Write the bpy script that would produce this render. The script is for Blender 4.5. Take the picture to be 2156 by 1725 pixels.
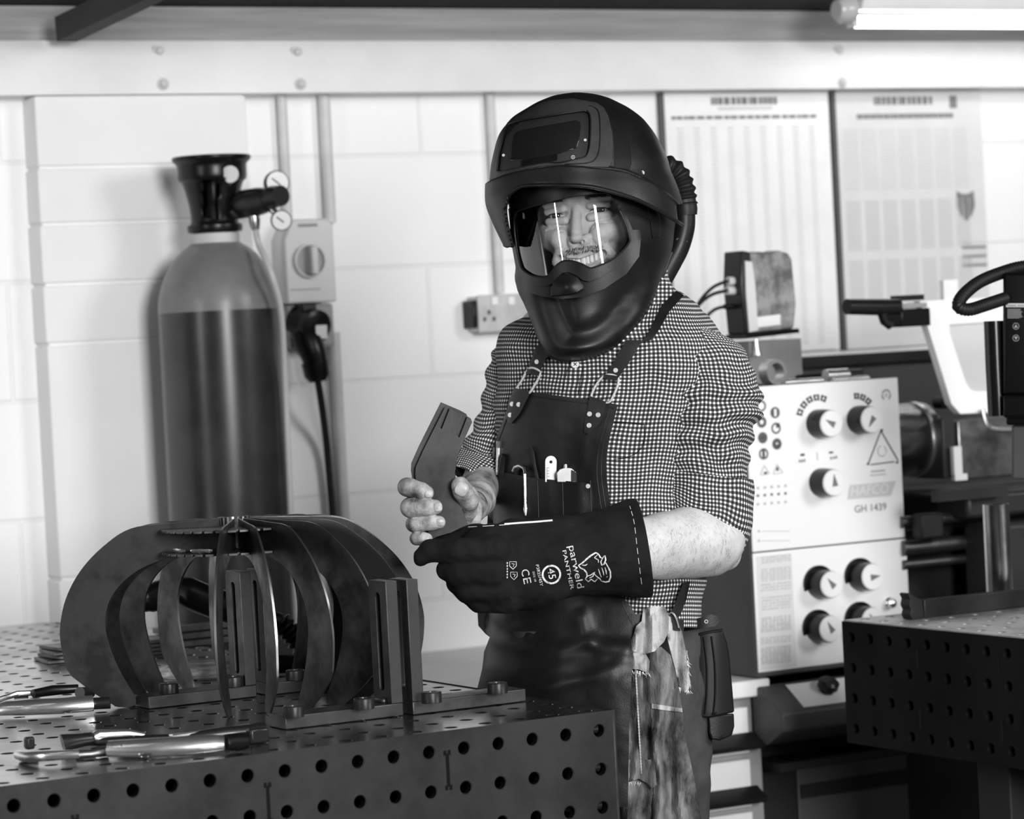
import bpy, bmesh, math, random
import numpy as np
from mathutils import Vector, Matrix, noise
from mathutils.bvhtree import BVHTree
from mathutils.geometry import delaunay_2d_cdt
for o in list(bpy.data.objects): bpy.data.objects.remove(o, do_unlink=True)
SC = bpy.context.scene
COL = SC.collection
random.seed(7)
# ------------------------------------------------------------------ camera
F_PX, PITCH, ROLL, CX, CY, CAM_H = 6550.2, 0.0277, -0.0511, 1078.0, 862.5, 1.41
FW = Vector((0, math.cos(PITCH), -math.sin(PITCH)))
RT = Vector((1, 0, 0)); UP = RT.cross(FW)
RR = math.cos(ROLL)*RT + math.sin(ROLL)*UP
UU = -math.sin(ROLL)*RT + math.cos(ROLL)*UP
cam = bpy.data.cameras.new('camera'); camo = bpy.data.objects.new('camera', cam); COL.objects.link(camo)
camo.matrix_world = Matrix(((RR.x, UU.x, -FW.x, 0), (RR.y, UU.y, -FW.y, 0), (RR.z, UU.z, -FW.z, CAM_H), (0, 0, 0, 1)))
cam.sensor_fit = 'HORIZONTAL'; cam.sensor_width = 36; cam.lens = F_PX/2156*36
cam.clip_end = 60; cam.clip_start = 0.05
cam.dof.use_dof = True; cam.dof.focus_distance = 4.3; cam.dof.aperture_fstop = 6.3
SC.camera = camo
# ------------------------------------------------------------------ view, world, lights
SC.view_settings.view_transform = 'Standard'; SC.view_settings.look = 'None'
SC.view_settings.gamma = 1; SC.view_settings.use_curve_mapping = False
SC.view_settings.exposure = 0.22
wd = bpy.data.worlds.new('world'); SC.world = wd; wd.use_nodes = True
wd.node_tree.nodes['Background'].inputs[0].default_value = (1, 1, 1, 1)
wd.node_tree.nodes['Background'].inputs[1].default_value = 0.06
def area(name, loc, target, sx, sy, power):
    l = bpy.data.lights.new(name, 'AREA'); l.shape = 'RECTANGLE'; l.size = sx; l.size_y = sy; l.energy = power
    o = bpy.data.objects.new(name, l); COL.objects.link(o); o.location = loc
    d = Vector(target)-Vector(loc); o.rotation_euler = d.to_track_quat('-Z', 'Y').to_euler()
    return o
area('key_light_right', (2.3, -2.4, 2.3), (0.0, 5.0, 1.2), 1.6, 1.6, 430)  # unseen area lamp giving the key light from right front
area('top_light_right', (3.6, 3.2, 2.9), (0.4, 4.6, 1.0), 1.2, 2.0, 105)  # unseen area lamp added for top-down light on bench and table
area('window_left', (-3.4, 1.2, 2.2), (0.0, 5.0, 1.1), .14, 1.8, 40)
# ------------------------------------------------------------------ frames
TH = 0.5204                      # the back wall runs away to the right by this yaw
D1 = Vector((math.cos(TH), math.sin(TH), 0)); D2 = Vector((-math.sin(TH), math.cos(TH), 0))
TZ = 0.9017                      # top of the welding table
def ray(x, y): return RR*((x-CX)/F_PX) + UU*((CY-y)/F_PX) + FW
def W(x, y, Y):
    d = ray(x, y); return d*(Y/d.y) + Vector((0, 0, CAM_H))
def hz(x, y, z):
    d = ray(x, y); return d*((z-CAM_H)/d.z) + Vector((0, 0, CAM_H))
def hb(x, y, b):                 # (a, z) where the sight line meets the plane parallel to the wall at b
    d = ray(x, y); P = d*(b/d.dot(D2)) + Vector((0, 0, CAM_H)); return P.dot(D1), P.z
def ha(x, y, a):
    d = ray(x, y); P = d*(a/d.dot(D1)) + Vector((0, 0, CAM_H)); return P.dot(D2), P.z
def TF(a, b, z): return D1*a + D2*b + Vector((0, 0, z))
def ident(x, y, z): return Vector((x, y, z))
YM = 4.52; PXM = YM/F_PX         # the man's depth; one figure unit in metres
def TP(x, y, d): return W(x, y, YM - d*PXM)
WB = 5.548                       # wall face in b
# ------------------------------------------------------------------ materials
_m = {}
def mat(name, c=0.5, rough=0.5, metal=0.0, c2=None, scale=8.0, lo=0.35, hi=0.65, bump=0.0, bscale=60.0, emit=0, spec=0.3, coat=0.0, stretch=None, detail=6, rvar=0.0, sheen=0.0):
    if name in _m: return _m[name]
    m = bpy.data.materials.new(name); m.use_nodes = True; nt = m.node_tree; b = nt.nodes['Principled BSDF']
    col = lambda v: (v, v, v, 1)
    b.inputs['Base Color'].default_value = col(c); b.inputs['Roughness'].default_value = rough
    b.inputs['Metallic'].default_value = metal; b.inputs['Specular IOR Level'].default_value = spec
    b.inputs['Coat Weight'].default_value = coat; b.inputs['Coat Roughness'].default_value = 0.15
    if sheen: b.inputs['Sheen Weight'].default_value = sheen
    tc = nt.nodes.new('ShaderNodeTexCoord'); mp = nt.nodes.new('ShaderNodeMapping')
    nt.links.new(tc.outputs['Object'], mp.inputs[0])
    if stretch: mp.inputs['Scale'].default_value = stretch
    if c2 is not None or rvar:
        n = nt.nodes.new('ShaderNodeTexNoise'); n.inputs['Scale'].default_value = scale; n.inputs['Detail'].default_value = detail
        n.inputs['Roughness'].default_value = 0.62
        nt.links.new(mp.outputs[0], n.inputs['Vector'])
        r = nt.nodes.new('ShaderNodeValToRGB'); r.color_ramp.elements[0].position = lo; r.color_ramp.elements[1].position = hi
        r.color_ramp.elements[0].color = col(c); r.color_ramp.elements[1].color = col(c2 if c2 is not None else c)
        nt.links.new(n.outputs[0], r.inputs[0]); nt.links.new(r.outputs[0], b.inputs['Base Color'])
        if rvar:
            k = nt.nodes.new('ShaderNodeMapRange'); k.inputs[1].default_value = lo; k.inputs[2].default_value = hi
            k.inputs[3].default_value = rough; k.inputs[4].default_value = rough+rvar
            nt.links.new(n.outputs[0], k.inputs[0]); nt.links.new(k.outputs[0], b.inputs['Roughness'])
    if bump:
        n2 = nt.nodes.new('ShaderNodeTexNoise'); n2.inputs['Scale'].default_value = bscale; n2.inputs['Detail'].default_value = 5
        nt.links.new(mp.outputs[0], n2.inputs['Vector'])
        bp = nt.nodes.new('ShaderNodeBump'); bp.inputs['Strength'].default_value = bump; bp.inputs['Distance'].default_value = 0.002
        nt.links.new(n2.outputs[0], bp.inputs['Height']); nt.links.new(bp.outputs[0], b.inputs['Normal'])
    if emit:
        b.inputs['Emission Color'].default_value = (1, 1, 1, 1); b.inputs['Emission Strength'].default_value = emit
    _m[name] = m; return m
def nodes_of(m): return m.node_tree, m.node_tree.nodes['Principled BSDF']
# ------------------------------------------------------------------ mesh builder
class MB:
    def __init__(s, T=ident): s.v = []; s.f = []; s.T = T; s.uv = []
    def pt(s, p, uv=(0, 0)):
        s.v.append(s.T(*p)); s.uv.append(uv); return len(s.v)-1
    def pts(s, ps): return [s.pt(p) for p in ps]
    def box(s, x0, x1, y0, y1, z0, z1):
        i = s.pts([(x, y, z) for z in (z0, z1) for (x, y) in ((x0, y0), (x1, y0), (x1, y1), (x0, y1))])
        for q in ((0, 3, 2, 1), (4, 5, 6, 7), (0, 1, 5, 4), (1, 2, 6, 5), (2, 3, 7, 6), (3, 0, 4, 7)): s.f.append([i[k] for k in q])
        return s
    def rings(s, rings, closed=True, cap0=True, cap1=True, uvs=None):
        idx = []
        for j, r in enumerate(rings): idx.append([s.pt(p, uvs[j][k] if uvs else (0, 0)) for k, p in enumerate(r)])
        n = len(rings[0])
        for a, b in zip(idx[:-1], idx[1:]):
            for k in range(n if closed else n-1):
                k2 = (k+1) % n; s.f.append([a[k], a[k2], b[k2], b[k]])
        if cap0 and closed: s.f.append(idx[0][::-1])
        if cap1 and closed: s.f.append(idx[-1])
        return idx
    def cyl(s, p0, p1, r0, r1=None, n=20, cap=True):
        r1 = r0 if r1 is None else r1
        p0 = Vector(p0); p1 = Vector(p1); ax = (p1-p0).normalized()
        u = ax.orthogonal().normalized(); w = ax.cross(u)
        s.rings([[p+(u*math.cos(t)+w*math.sin(t))*r for t in [2*math.pi*k/n for k in range(n)]] for p, r in ((p0, r0), (p1, r1))], cap0=cap, cap1=cap); return s
    def turn(s, prof, c=(0, 0, 0), ax=(0, 0, 1), n=32, cap0=True, cap1=True):      # prof: (r, h) along the axis
        c = Vector(c); ax = Vector(ax).normalized(); u = ax.orthogonal().normalized(); w = ax.cross(u)
        s.rings([[c+ax*h+(u*math.cos(t)+w*math.sin(t))*max(r, 1e-5) for t in [2*math.pi*k/n for k in range(n)]] for r, h in prof], cap0=cap0, cap1=cap1); return s
    def tube(s, path, r, n=12, cap=True, flat=None, up=None):
        path = [Vector(p) for p in path]; m = len(path); rs = r if isinstance(r, (list, tuple)) else [r]*m
        rings = []; u = None
        for i, p in enumerate(path):
            t = (path[min(i+1, m-1)]-path[max(i-1, 0)]).normalized()
            if u is None: u = (Vector(up)-t*Vector(up).dot(t)).normalized() if up else t.orthogonal().normalized()
            else: u = (u-t*u.dot(t)).normalized()
            w = t.cross(u); fl = flat or 1
            rings.append([p+(u*math.cos(q)*rs[i]+w*math.sin(q)*rs[i]*fl) for q in [2*math.pi*k/n for k in range(n)]])
        s.rings(rings, cap0=cap, cap1=cap); return s
    def prism(s, poly, z0, z1, axes=(0, 1, 2)):          # poly in two axes, extruded along the third
        def P(p, z):
            q = [0, 0, 0]; q[axes[0]] = p[0]; q[axes[1]] = p[1]; q[axes[2]] = z; return q
        a = s.pts([P(p, z0) for p in poly]); b = s.pts([P(p, z1) for p in poly]); n = len(poly)
        s.f.append(a[::-1]); s.f.append(b)
        for k in range(n): s.f.append([a[k], a[(k+1) % n], b[(k+1) % n], b[k]])
        return s
    def patch(s, poly, zf, off=0.0, th=2.0, step=9.0, holes=()):     # sheet over outline poly, following zf(x, y)
        poly = [Vector(p[:2]) for p in poly]; ed = []; vs = []
        def ring(pl):
            out = []
            for k in range(len(pl)):
                p, q = pl[k], pl[(k+1) % len(pl)]; m = max(1, int((q-p).length/step))
                for j in range(m): out.append(p.lerp(q, j/m))
            b0 = len(vs); vs.extend(out); ed.extend([(b0+k, b0+(k+1) % len(out)) for k in range(len(out))])
        ring(poly)
        xs = [p.x for p in poly]; ys = [p.y for p in poly]
        x = min(xs)+step*.5
        while x < max(xs):
            y = min(ys)+step*.5
            while y < max(ys):
                p = Vector((x, y))
                if inside(p, poly) and edge_dist(p, poly) > step*.45: vs.append(p)
                y += step
            x += step
        for hl in holes: ring([Vector(p[:2]) for p in hl])
        rv, re, rf, _, _, _ = delaunay_2d_cdt(vs, ed, [], 1, 1e-4)
        if holes: rf = [f for f in rf if not any(inside(sum((rv[k] for k in f), Vector((0, 0)))/len(f), h) for h in holes)]
        rz = [zf(p.x, p.y) for p in rv]
        A = [s.pt((p.x, p.y, z+off), (p.x, p.y)) for p, z in zip(rv, rz)]
        B = [s.pt((p.x, p.y, z+off-th), (p.x, p.y)) for p, z in zip(rv, rz)]
        cnt = {}
        for f in rf:
            f = list(f); s.f.append([A[k] for k in f]); s.f.append([B[k] for k in f[::-1]])
            for k in range(len(f)):
                e = (f[k], f[(k+1) % len(f)]); cnt[e] = 1
        for (i, j) in list(cnt):
            if (j, i) not in cnt: s.f.append([A[j], A[i], B[i], B[j]])
        return s
def inside(p, poly):
    c = False; n = len(poly); j = n-1
    for i in range(n):
        a, b = poly[i], poly[j]
        if (a[1] > p[1]) != (b[1] > p[1]) and p[0] < (b[0]-a[0])*(p[1]-a[1])/(b[1]-a[1])+a[0]: c = not c
        j = i
    return c
def seg_dist(p, a, b):
    ax, ay = a[0], a[1]; dx, dy = b[0]-ax, b[1]-ay; L = dx*dx+dy*dy
    t = 0 if L == 0 else max(0, min(1, ((p[0]-ax)*dx+(p[1]-ay)*dy)/L))
    return math.hypot(p[0]-ax-t*dx, p[1]-ay-t*dy)
def edge_dist(p, poly, closed=True):
    n = len(poly); return min(seg_dist(p, poly[i], poly[(i+1) % n]) for i in range(n if closed else n-1))
def spline(pts, m=8, closed=False):
    P = [Vector(p) for p in pts]; n = len(P); out = []
    for i in range(n if closed else n-1):
        if closed: a, b, c, d = P[i-1], P[i], P[(i+1) % n], P[(i+2) % n]
        else: a, b, c, d = P[max(i-1, 0)], P[i], P[i+1], P[min(i+2, n-1)]
        for k in range(m):
            t = k/m; out.append(0.5*((2*b)+(c-a)*t+(2*a-5*b+4*c-d)*t*t+(3*b-a-3*c+d)*t**3))
    if not closed: out.append(P[-1])
    return out
def interp(tab, y):
    if y <= tab[0][0]: return tab[0][1:]
    for p, q in zip(tab[:-1], tab[1:]):
        if y <= q[0]:
            t = (y-p[0])/(q[0]-p[0]); return [u+(v-u)*t for u, v in zip(p[1:], q[1:])]
    return tab[-1][1:]
# ------------------------------------------------------------------ objects
def frame_matrix(loc, rz=0.0): return Matrix.Translation(Vector(loc)) @ Matrix.Rotation(rz, 4, 'Z')
def snap_to(x, y, poly, tol):
    best = None
    for i in range(len(poly)):
        a, b = poly[i], poly[(i+1) % len(poly)]; dx, dy = b[0]-a[0], b[1]-a[1]; L = dx*dx+dy*dy
        t = 0 if L == 0 else max(0, min(1, ((x-a[0])*dx+(y-a[1])*dy)/L)); px, py = a[0]+t*dx, a[1]+t*dy; d = math.hypot(x-px, y-py)
        if best is None or d < best[0]: best = (d, px, py)
    return (best[1], best[2]) if best[0] < tol else None
def make(name, mb, material, M=None, parent=None, smooth=True, bevel=0.0, sharp=35, loc=None, rz=0.0):
    """links one mesh; vertices were given in world space and are stored in the object's own frame"""
    me = bpy.data.meshes.new(name)
    base = PM[parent.name] if parent is not None else (frame_matrix(loc, rz) if loc is not None else frame_matrix(sum((Vector(v) for v in mb.v), Vector())/max(1, len(mb.v)), rz))
    if parent is not None: base = PM[parent.name]
    inv = base.inverted()
    me.from_pydata([inv @ Vector(v) for v in mb.v], [], mb.f)
    if any(u != (0, 0) for u in mb.uv[:50]) or any(u != (0, 0) for u in mb.uv[-50:]):
        l = me.uv_layers.new(name='UVMap'); vi = np.zeros(len(me.loops), np.int32); me.loops.foreach_get('vertex_index', vi)
        l.data.foreach_set('uv', np.array(mb.uv, np.float32)[vi].ravel())
    me.materials.append(material)
    if smooth:
        me.polygons.foreach_set('use_smooth', [True]*len(me.polygons)); me.set_sharp_from_angle(angle=math.radians(sharp))
    me.validate()
    o = bpy.data.objects.new(name, me); COL.objects.link(o)
    if parent is not None: o.parent = parent
    else: o.matrix_world = base
    PM[o.name] = base
    if bevel:
        bv = o.modifiers.new('bevel', 'BEVEL'); bv.width = bevel; bv.segments = 2; bv.limit_method = 'ANGLE'; bv.angle_limit = math.radians(40)
    return o
PM = {}
def recalc(o):
    bm = bmesh.new(); bm.from_mesh(o.data); bmesh.ops.recalc_face_normals(bm, faces=bm.faces); bm.to_mesh(o.data); bm.free(); return o
def thing(name, label, cat, loc, rz=0.0, group=None):
    o = bpy.data.objects.new(name, None); o.empty_display_size = .05; COL.objects.link(o)
    M = frame_matrix(loc, rz); o.matrix_world = M; PM[o.name] = M
    o['label'] = label; o['category'] = cat
    if group: o['group'] = group
    return o
def tag(o, label, cat, group=None):
    o['label'] = label; o['category'] = cat
    if group: o['group'] = group
    return o
def struct(o): o['kind'] = 'structure'; return o
def dup(root, M, label=None):
    r = root.copy(); COL.objects.link(r); r.matrix_world = M; PM[r.name] = M
    if label: r['label'] = label
    for ch in [c for c in SRC_CH.get(root.name, root.children)]:
        c = ch.copy(); COL.objects.link(c); c.parent = r
        for g in ch.children:
            d = g.copy(); COL.objects.link(d); d.parent = c
    return r
SRC_CH = {}
def text_polys(txt, size=1.0):
    cu = bpy.data.curves.new('t', 'FONT'); cu.body = txt; cu.size = size; cu.align_x = 'LEFT'; cu.resolution_u = 3
    o = bpy.data.objects.new('t', cu); COL.objects.link(o)
    dg = bpy.context.evaluated_depsgraph_get(); me = o.evaluated_get(dg).to_mesh()
    V = [v.co.copy() for v in me.vertices]; Fc = [list(p.vertices) for p in me.polygons]
    bpy.data.objects.remove(o); bpy.data.curves.remove(cu); return V, Fc
def add_text(mb, txt, size, place, th=None, sx=1.0):       # place(u, v) -> point in mb's frame
    V, Fc = text_polys(txt, size); idx = [mb.pt(place(v.x*sx, v.y)) for v in V]
    for f in Fc: mb.f.append([idx[k] for k in f])
    return max([v.x*sx for v in V] or [0])
# ================================================================== room
def wall_mat():
    m = mat('painted_block', 0.83, 0.75, c2=0.80, scale=3, bump=0.25, bscale=90)
    nt, b = nodes_of(m); N = nt.nodes; L = nt.links
    tc = [n for n in N if n.type == 'TEX_COORD'][0]
    sp = N.new('ShaderNodeSeparateXYZ'); cb = N.new('ShaderNodeCombineXYZ')
    L.new(tc.outputs['Object'], sp.inputs[0])
    ax = N.new('ShaderNodeMath'); ax.operation = 'ADD'; ax.inputs[1].default_value = -3.0+0.45*20+0.225
    az = N.new('ShaderNodeMath'); az.operation = 'ADD'; az.inputs[1].default_value = -0.86+0.225*6
    L.new(sp.outputs[0], ax.inputs[0]); L.new(sp.outputs[2], az.inputs[0])
    L.new(ax.outputs[0], cb.inputs[0]); L.new(az.outputs[0], cb.inputs[1])
    bt = N.new('ShaderNodeTexBrick'); bt.inputs['Scale'].default_value = 1; bt.inputs['Brick Width'].default_value = .45
    bt.inputs['Row Height'].default_value = .225; bt.inputs['Mortar Size'].default_value = .005; bt.inputs['Mortar Smooth'].default_value = .6
    bt.inputs['Color1'].default_value = (.86, .86, .86, 1); bt.inputs['Color2'].default_value = (.85, .85, .85, 1); bt.inputs['Mortar'].default_value = (.82, .82, .82, 1)
    bt.offset = 0.5; bt.offset_frequency = 2
    L.new(cb.outputs[0], bt.inputs['Vector']); L.new(bt.outputs['Color'], b.inputs['Base Color'])
    bp = N.new('ShaderNodeBump'); bp.inputs['Strength'].default_value = 0.55; bp.inputs['Distance'].default_value = .004; bp.invert = True
    L.new(bt.outputs['Fac'], bp.inputs['Height'])
    old = [n for n in N if n.type == 'BUMP' and n != bp][0]
    L.new(bp.outputs[0], old.inputs['Normal']); return m
MW = wall_mat()
M_white = mat('white_paint', 0.82, 0.5, c2=0.74, scale=5)
M_wallplain = mat('painted_wall_plain', 0.82, 0.75, c2=0.78, scale=4, bump=.2)
M_plastic_l = mat('light_plastic', 0.62, 0.4)
M_plastic_g = mat('grey_plastic', 0.30, 0.4)
M_black = mat('black_plastic', 0.005, 0.3, spec=.25)
M_rubber = mat('black_rubber', 0.008, 0.5)
M_chrome = mat('bright_steel', 0.92, 0.26, .95, c2=0.7, scale=20)
M_steel = mat('mill_steel', 0.16, 0.32, 0.9, c2=0.07, scale=14, rvar=.2)
M_zinc = mat('zinc_conduit', 0.62, 0.5, c2=0.5, scale=10)
def F0(): return dict(loc=(0, 0, 0), rz=TH)
m_floor = mat('concrete_floor', 0.09, 0.7, c2=0.05, scale=6, bump=.3)
struct(make('floor', MB(TF).box(-4, 10, -3, 6.2, -.1, 0), m_floor, **F0(), smooth=False))
struct(make('wall_back', MB(TF).box(-3, 9, WB, WB+.2, 0, 2.3), MW, **F0(), smooth=False))
a0, _ = hb(78, 330, 5.485); a1, _ = hb(519, 250, 5.485)
pier = MB(TF)
zs = [0]+[.86+.1125*k-.225*4 for k in range(1, 10)]+[1.414, 1.526, 1.639, 1.745, 1.88]
for z0, z1 in zip(zs[:-1], zs[1:]):
    if z1-z0 > .01: pier.box(a0+random.uniform(-.002, .002), a1, 5.485, WB+.01, z0+.003, z1-.003)
pier.box(a0+.004, a1-.004, 5.489, WB+.01, 0, 1.88)
struct(make('trim_1', pier, M_wallplain, **F0(), bevel=.003))
# steel beam along the top of the wall, with its sloped upper edge
bm_ = MB(TF); prof = [(5.478, 1.881), (5.478, 1.951), (5.497, 1.984), (5.60, 1.984), (5.60, 1.881)]
bm_.prism(prof, -1.5, 7.5, axes=(1, 2, 0)); M_beam = mat('beam_paint', 0.80, 0.45, c2=0.66, scale=2.5, lo=.4, hi=.75)
struct(recalc(make('trim_2', bm_, M_beam, **F0())))
pl = MB(TF).box(-1.5, 7.5, 5.53, 5.62, 1.984, 2.052); M_plate = mat('wall_plate_wood', 0.34, 0.6, c2=0.20, scale=6, stretch=(.35, 1, 8), lo=.35, hi=.7)
struct(make('trim_3', pl, M_plate, **F0(), smooth=False))
M_dark = mat('dark_roof_sheet', 0.03, 0.7, c2=.02)
ce = MB(TF); ce.prism([(5.53, 2.055), (5.75, 2.055), (5.75, 2.3), (-2.5, 4.4), (-2.5, 4.2), (4.9, 2.13)], -4, 9, axes=(1, 2, 0))
struct(recalc(make('ceiling', ce, M_dark, **F0(), smooth=False)))
# diagonal rafter in the top left
p0 = W(138, 62, 5.80); p1 = W(420, -75, 5.35)
rf = MB(); d = (p1-p0).normalized(); sd = d.cross(Vector((0, 0, 1))).normalized(); upv = sd.cross(d)
c = [p0+sd*sx*.02+upv*sy*.023 for sx, sy in ((-1, -1), (1, -1), (1, 1), (-1, 1))]; e = [q+(p1-p0)*1.6 for q in c]
rf.rings([c, e]); tag(recalc(make('rafter', rf, mat('rafter_wood', .05, .7, c2=.03), smooth=False)), 'dark diagonal timber brace under the roof in the top left corner', 'roof brace')
# coach bolts through the beam
def on_wall_bolt(x, y, lab):
    a, z = hb(x, y, 5.478)
    if z > 1.951: b = 5.478+(z-1.951)*.576
    else: b = 5.478
    t = MB(TF).turn([(.0125, -.001), (.0125, .002), (.0085, .0025), (.008, .006), (.005, .009), (0, .0095)], (a, b, z), (0, -1, 0), 20)
    tag(make('coach_bolt', t, M_zinc), lab, 'bolt', 'bolts in the white beam')
for x, y, lab in ((337, 107, 'upper left bolt head in the white beam, above the gas cylinder'), (627, 110, 'upper bolt head in the white beam, above the conduits left of the worker'), (343, 177, 'lower left bolt head in the white beam, above the gas cylinder'), (632, 177, 'lower bolt head in the white beam, above the conduits left of the worker'), (1770, 107, 'upper bolt head in the beam below the end of the fluorescent light'), (1773, 174, 'lower bolt head in the beam below the end of the fluorescent light')):
    on_wall_bolt(x, y, lab)
# ------------------------------------------------------------------ conduits
def conduit(x, y0, y1, r, lab, off=.016):
    b = WB-off; a, z1 = hb(x, y0, b); _, z0 = hb(x, y1, b)
    m = MB(TF).tube([(a, b, z0), (a, b, z1)], r, 16)
    t = tag(make('conduit', m, M_zinc), lab, 'conduit', 'vertical conduits on the wall'); 
    return t
conduit(592, 198, 470, .0100, 'thin white conduit dropping from the beam behind the regulator gauges')
conduit(681, 198, 470, .0125, 'thick pale conduit dropping from the beam into the rotary switch box')
conduit(1031, 198, 618, .0100, 'pale conduit dropping from the beam to the metal socket box beside the helmet')
conduit(703, 700, 1400, .0120, 'long grey conduit running down the wall below the plug socket')
# ------------------------------------------------------------------ rotary isolator
def bplane(x, y, b): a, z = hb(x, y, b); return a, z
b = WB-.062
aL, z1 = bplane(597, 470, b); aR, _ = bplane(701, 470, b); _, zt = bplane(650, 461, b); _, zb = bplane(650, 638, b)
sw = thing('isolator_switch', 'pale grey wall isolator with large round rotary switch, right of the gas cylinder', 'switch', TF((aL+aR)/2, WB, zb), TH)
make('housing', MB(TF).prism([(aL, zb), (aR, zb), (aR, zt-.012), (aR-.012, zt), (aL+.02, zt), (aL, zt-.04)], b, WB, axes=(0, 2, 1)), M_plastic_l, parent=sw, bevel=.004)
ka, kz = bplane(650, 549, b)
make('dial', MB(TF).turn([(.033, 0), (.033, .006), (.029, .010), (.027, .006), (.0, .006)], (ka, b, kz), (0, -1, 0), 40), M_plastic_g, parent=sw)
make('dial_rim', MB(TF).turn([(.034, 0), (.034, .008), (.030, .009), (.0295, .0)], (ka, b-.001, kz), (0, -1, 0), 40, cap0=False, cap1=False), M_plastic_l, parent=sw)
make('handle', MB(TF).box(ka-.006, ka+.009, b-.028, b-.004, kz-.028, kz+.028), M_plastic_l, parent=sw, bevel=.004)
tx = MB(TF); a_, z_ = bplane(624, 474, b-.0012)
for k in range(7): tx.box(a_+.004+k*.0062, a_+.0085+k*.0062, b-.0015, b+.001, z_-.004, z_+.002)
make('maker_print', tx, mat('grey_print', .25, .6), parent=sw, smooth=False)
tx = MB(TF); a_, z_ = bplane(612, 612, b-.0012); tx.box(a_, a_+.065, b-.0012, b+.001, z_, z_+.0018)
make('panel_line', tx, mat('grey_print', .25, .6), parent=sw, smooth=False)
# ------------------------------------------------------------------ power socket, plug and cable
b2 = WB-.055
aL, _ = bplane(606, 660, b2); aR, _ = bplane(703, 660, b2); _, zt2 = bplane(650, 641, b2); _, zb2 = bplane(650, 700, b2)
so = thing('power_socket', 'grey angled power socket base under the rotary wall switch', 'socket', TF((aL+aR)/2, WB, zb2), TH)
make('base', MB(TF).box(aL, aR, b2, WB, zb2-.03, zt2), M_plastic_g, parent=so, bevel=.005)
ca, cz = bplane(667, 684, b2-.05)
make('lid', MB(TF).turn([(.030, 0), (.034, .004), (.034, .022), (.026, .026), (.0, .026)], (ca, b2-.022, cz+.0), (.15, -1, -.25), 32), M_black, parent=so)
make('outlet_collar', MB(TF).cyl((ca-.006, b2+.01, cz+.008), (ca, b2-.024, cz), .036, .032, 32), M_black, parent=so)
make('hinge', MB(TF).box(ca-.02, ca+.012, b2-.03, b2, cz+.026, cz+.044), M_black, parent=so, bevel=.003)
la, lz = bplane(676, 700, b2-.05)
make('label', MB(TF).box(la-.012, la+.012, b2-.053, b2-.04, lz-.012, lz+.014), M_white, parent=so)
pg = thing('plug', 'black plug with thick dark cable hanging from the wall power socket', 'plug', TF(ca, WB-.05, cz-.1), TH)
pA = TF(*[bplane(655, 700, b2-.03)[0], b2-.03, bplane(655, 700, b2-.03)[1]]); pB = W(0, 0, 5)
def wp(x, y, bb): a, z = hb(x, y, bb); return TF(a, bb, z)
make('body', MB().tube([wp(640, 700, b2-.02), wp(650, 722, b2-.03), wp(661, 748, b2-.035), wp(667, 772, b2-.035)], [.026, .03, .026, .0235], 20), M_black, parent=pg)
make('gland', MB().tube([wp(663, 762, b2-.035), wp(668, 790, b2-.035), wp(670, 803, b2-.035)], [.0275, .026, .018], 12), M_black, parent=pg)
cb = [wp(669, 800, b2-.035), wp(677, 850, b2-.02), wp(687, 930, WB-.03), wp(695, 1020, WB-.02), wp(703, 1120, WB-.02), wp(710, 1230, WB-.02), wp(716, 1340, WB-.02), wp(719, 1396, WB-.02)]
make('cable', MB().tube(spline(cb, 5), .0072, 12), M_rubber, parent=pg)
# ------------------------------------------------------------------ metal-clad wall socket beside the helmet
b3 = WB-.045; aL, _ = bplane(1004, 660, b3); _, zt = bplane(1050, 622, b3); _, zb = bplane(1050, 697, b3)
ws = thing('wall_socket', 'grey metal-clad double wall socket at the end of a conduit behind the shoulder', 'socket', TF(aL+.07, WB, zb), TH)
make('back_box', MB(TF).box(aL+.002, aL+.140, b3, WB, zb, zt), M_zinc, parent=ws, bevel=.004)
make('face_plate', MB(TF).box(aL, aL+.142, b3-.006, b3-.0005, zb-.002, zt+.002), mat('socket_plate', .55, .45, c2=.4, scale=20), parent=ws, bevel=.002)
for k, (x, y) in enumerate(((1040, 632), (1075, 632))):
    a_, z_ = bplane(x, y, b3-.006); make('rocker', MB(TF).box(a_-.007, a_+.007, b3-.011, b3-.0055, z_-.010, z_+.006), M_white, parent=ws, bevel=.001)
a_, z_ = bplane(1030, 668, b3-.006); hm = MB(TF)
for q in ((0, .010), (-.011, -.004), (.011, -.004)): hm.box(a_+q[0]-.003, a_+q[0]+.003, b3-.0068, b3-.005, z_+q[1]-.004, z_+q[1]+.004)
make('pin_holes', hm, M_black, parent=ws)
make('side_flap', MB(TF).box(aL-.010, aL-.001, b3-.004, WB-.005, zb+.008, zt-.008), M_black, parent=ws, bevel=.003)
# ------------------------------------------------------------------ wall charts
def chart(name, x0, x1, xb0, xb1, y0, yb, shade, lab, rows):
    b = WB-.014
    aL, zt = bplane(x0, y0, b); aR, _ = bplane(x1, y0, b); _, zb = bplane(xb0, yb, b)
    t = thing('wall_chart', lab, 'wall chart', TF((aL+aR)/2, WB, zb), TH)
    make('board', MB(TF).box(aL, aR, b, WB, zb, 1.8795), mat('chart_paper_%g' % shade, shade, .5, c2=shade*.93, scale=9), parent=t)
    make('edge_strip', MB(TF).box(aL-.010, aL-.0005, b-.002, WB, zb, 1.8795), mat('chart_edge_shadow', .10, .6), parent=t)  # dark strip painting in the shadow gap beside the board
    pr = MB(TF); pr2 = MB(TF); rows(pr, pr2, aL, aR, zb, zt, b)
    make('dark_print', pr, mat('chart_ink', .20, .7), parent=t, smooth=False)['kind'] = 'stuff'; make('pale_print', pr2, mat('chart_grey', .60, .7), parent=t, smooth=False)['kind'] = 'stuff'
    return aL, aR, zb, zt
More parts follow.
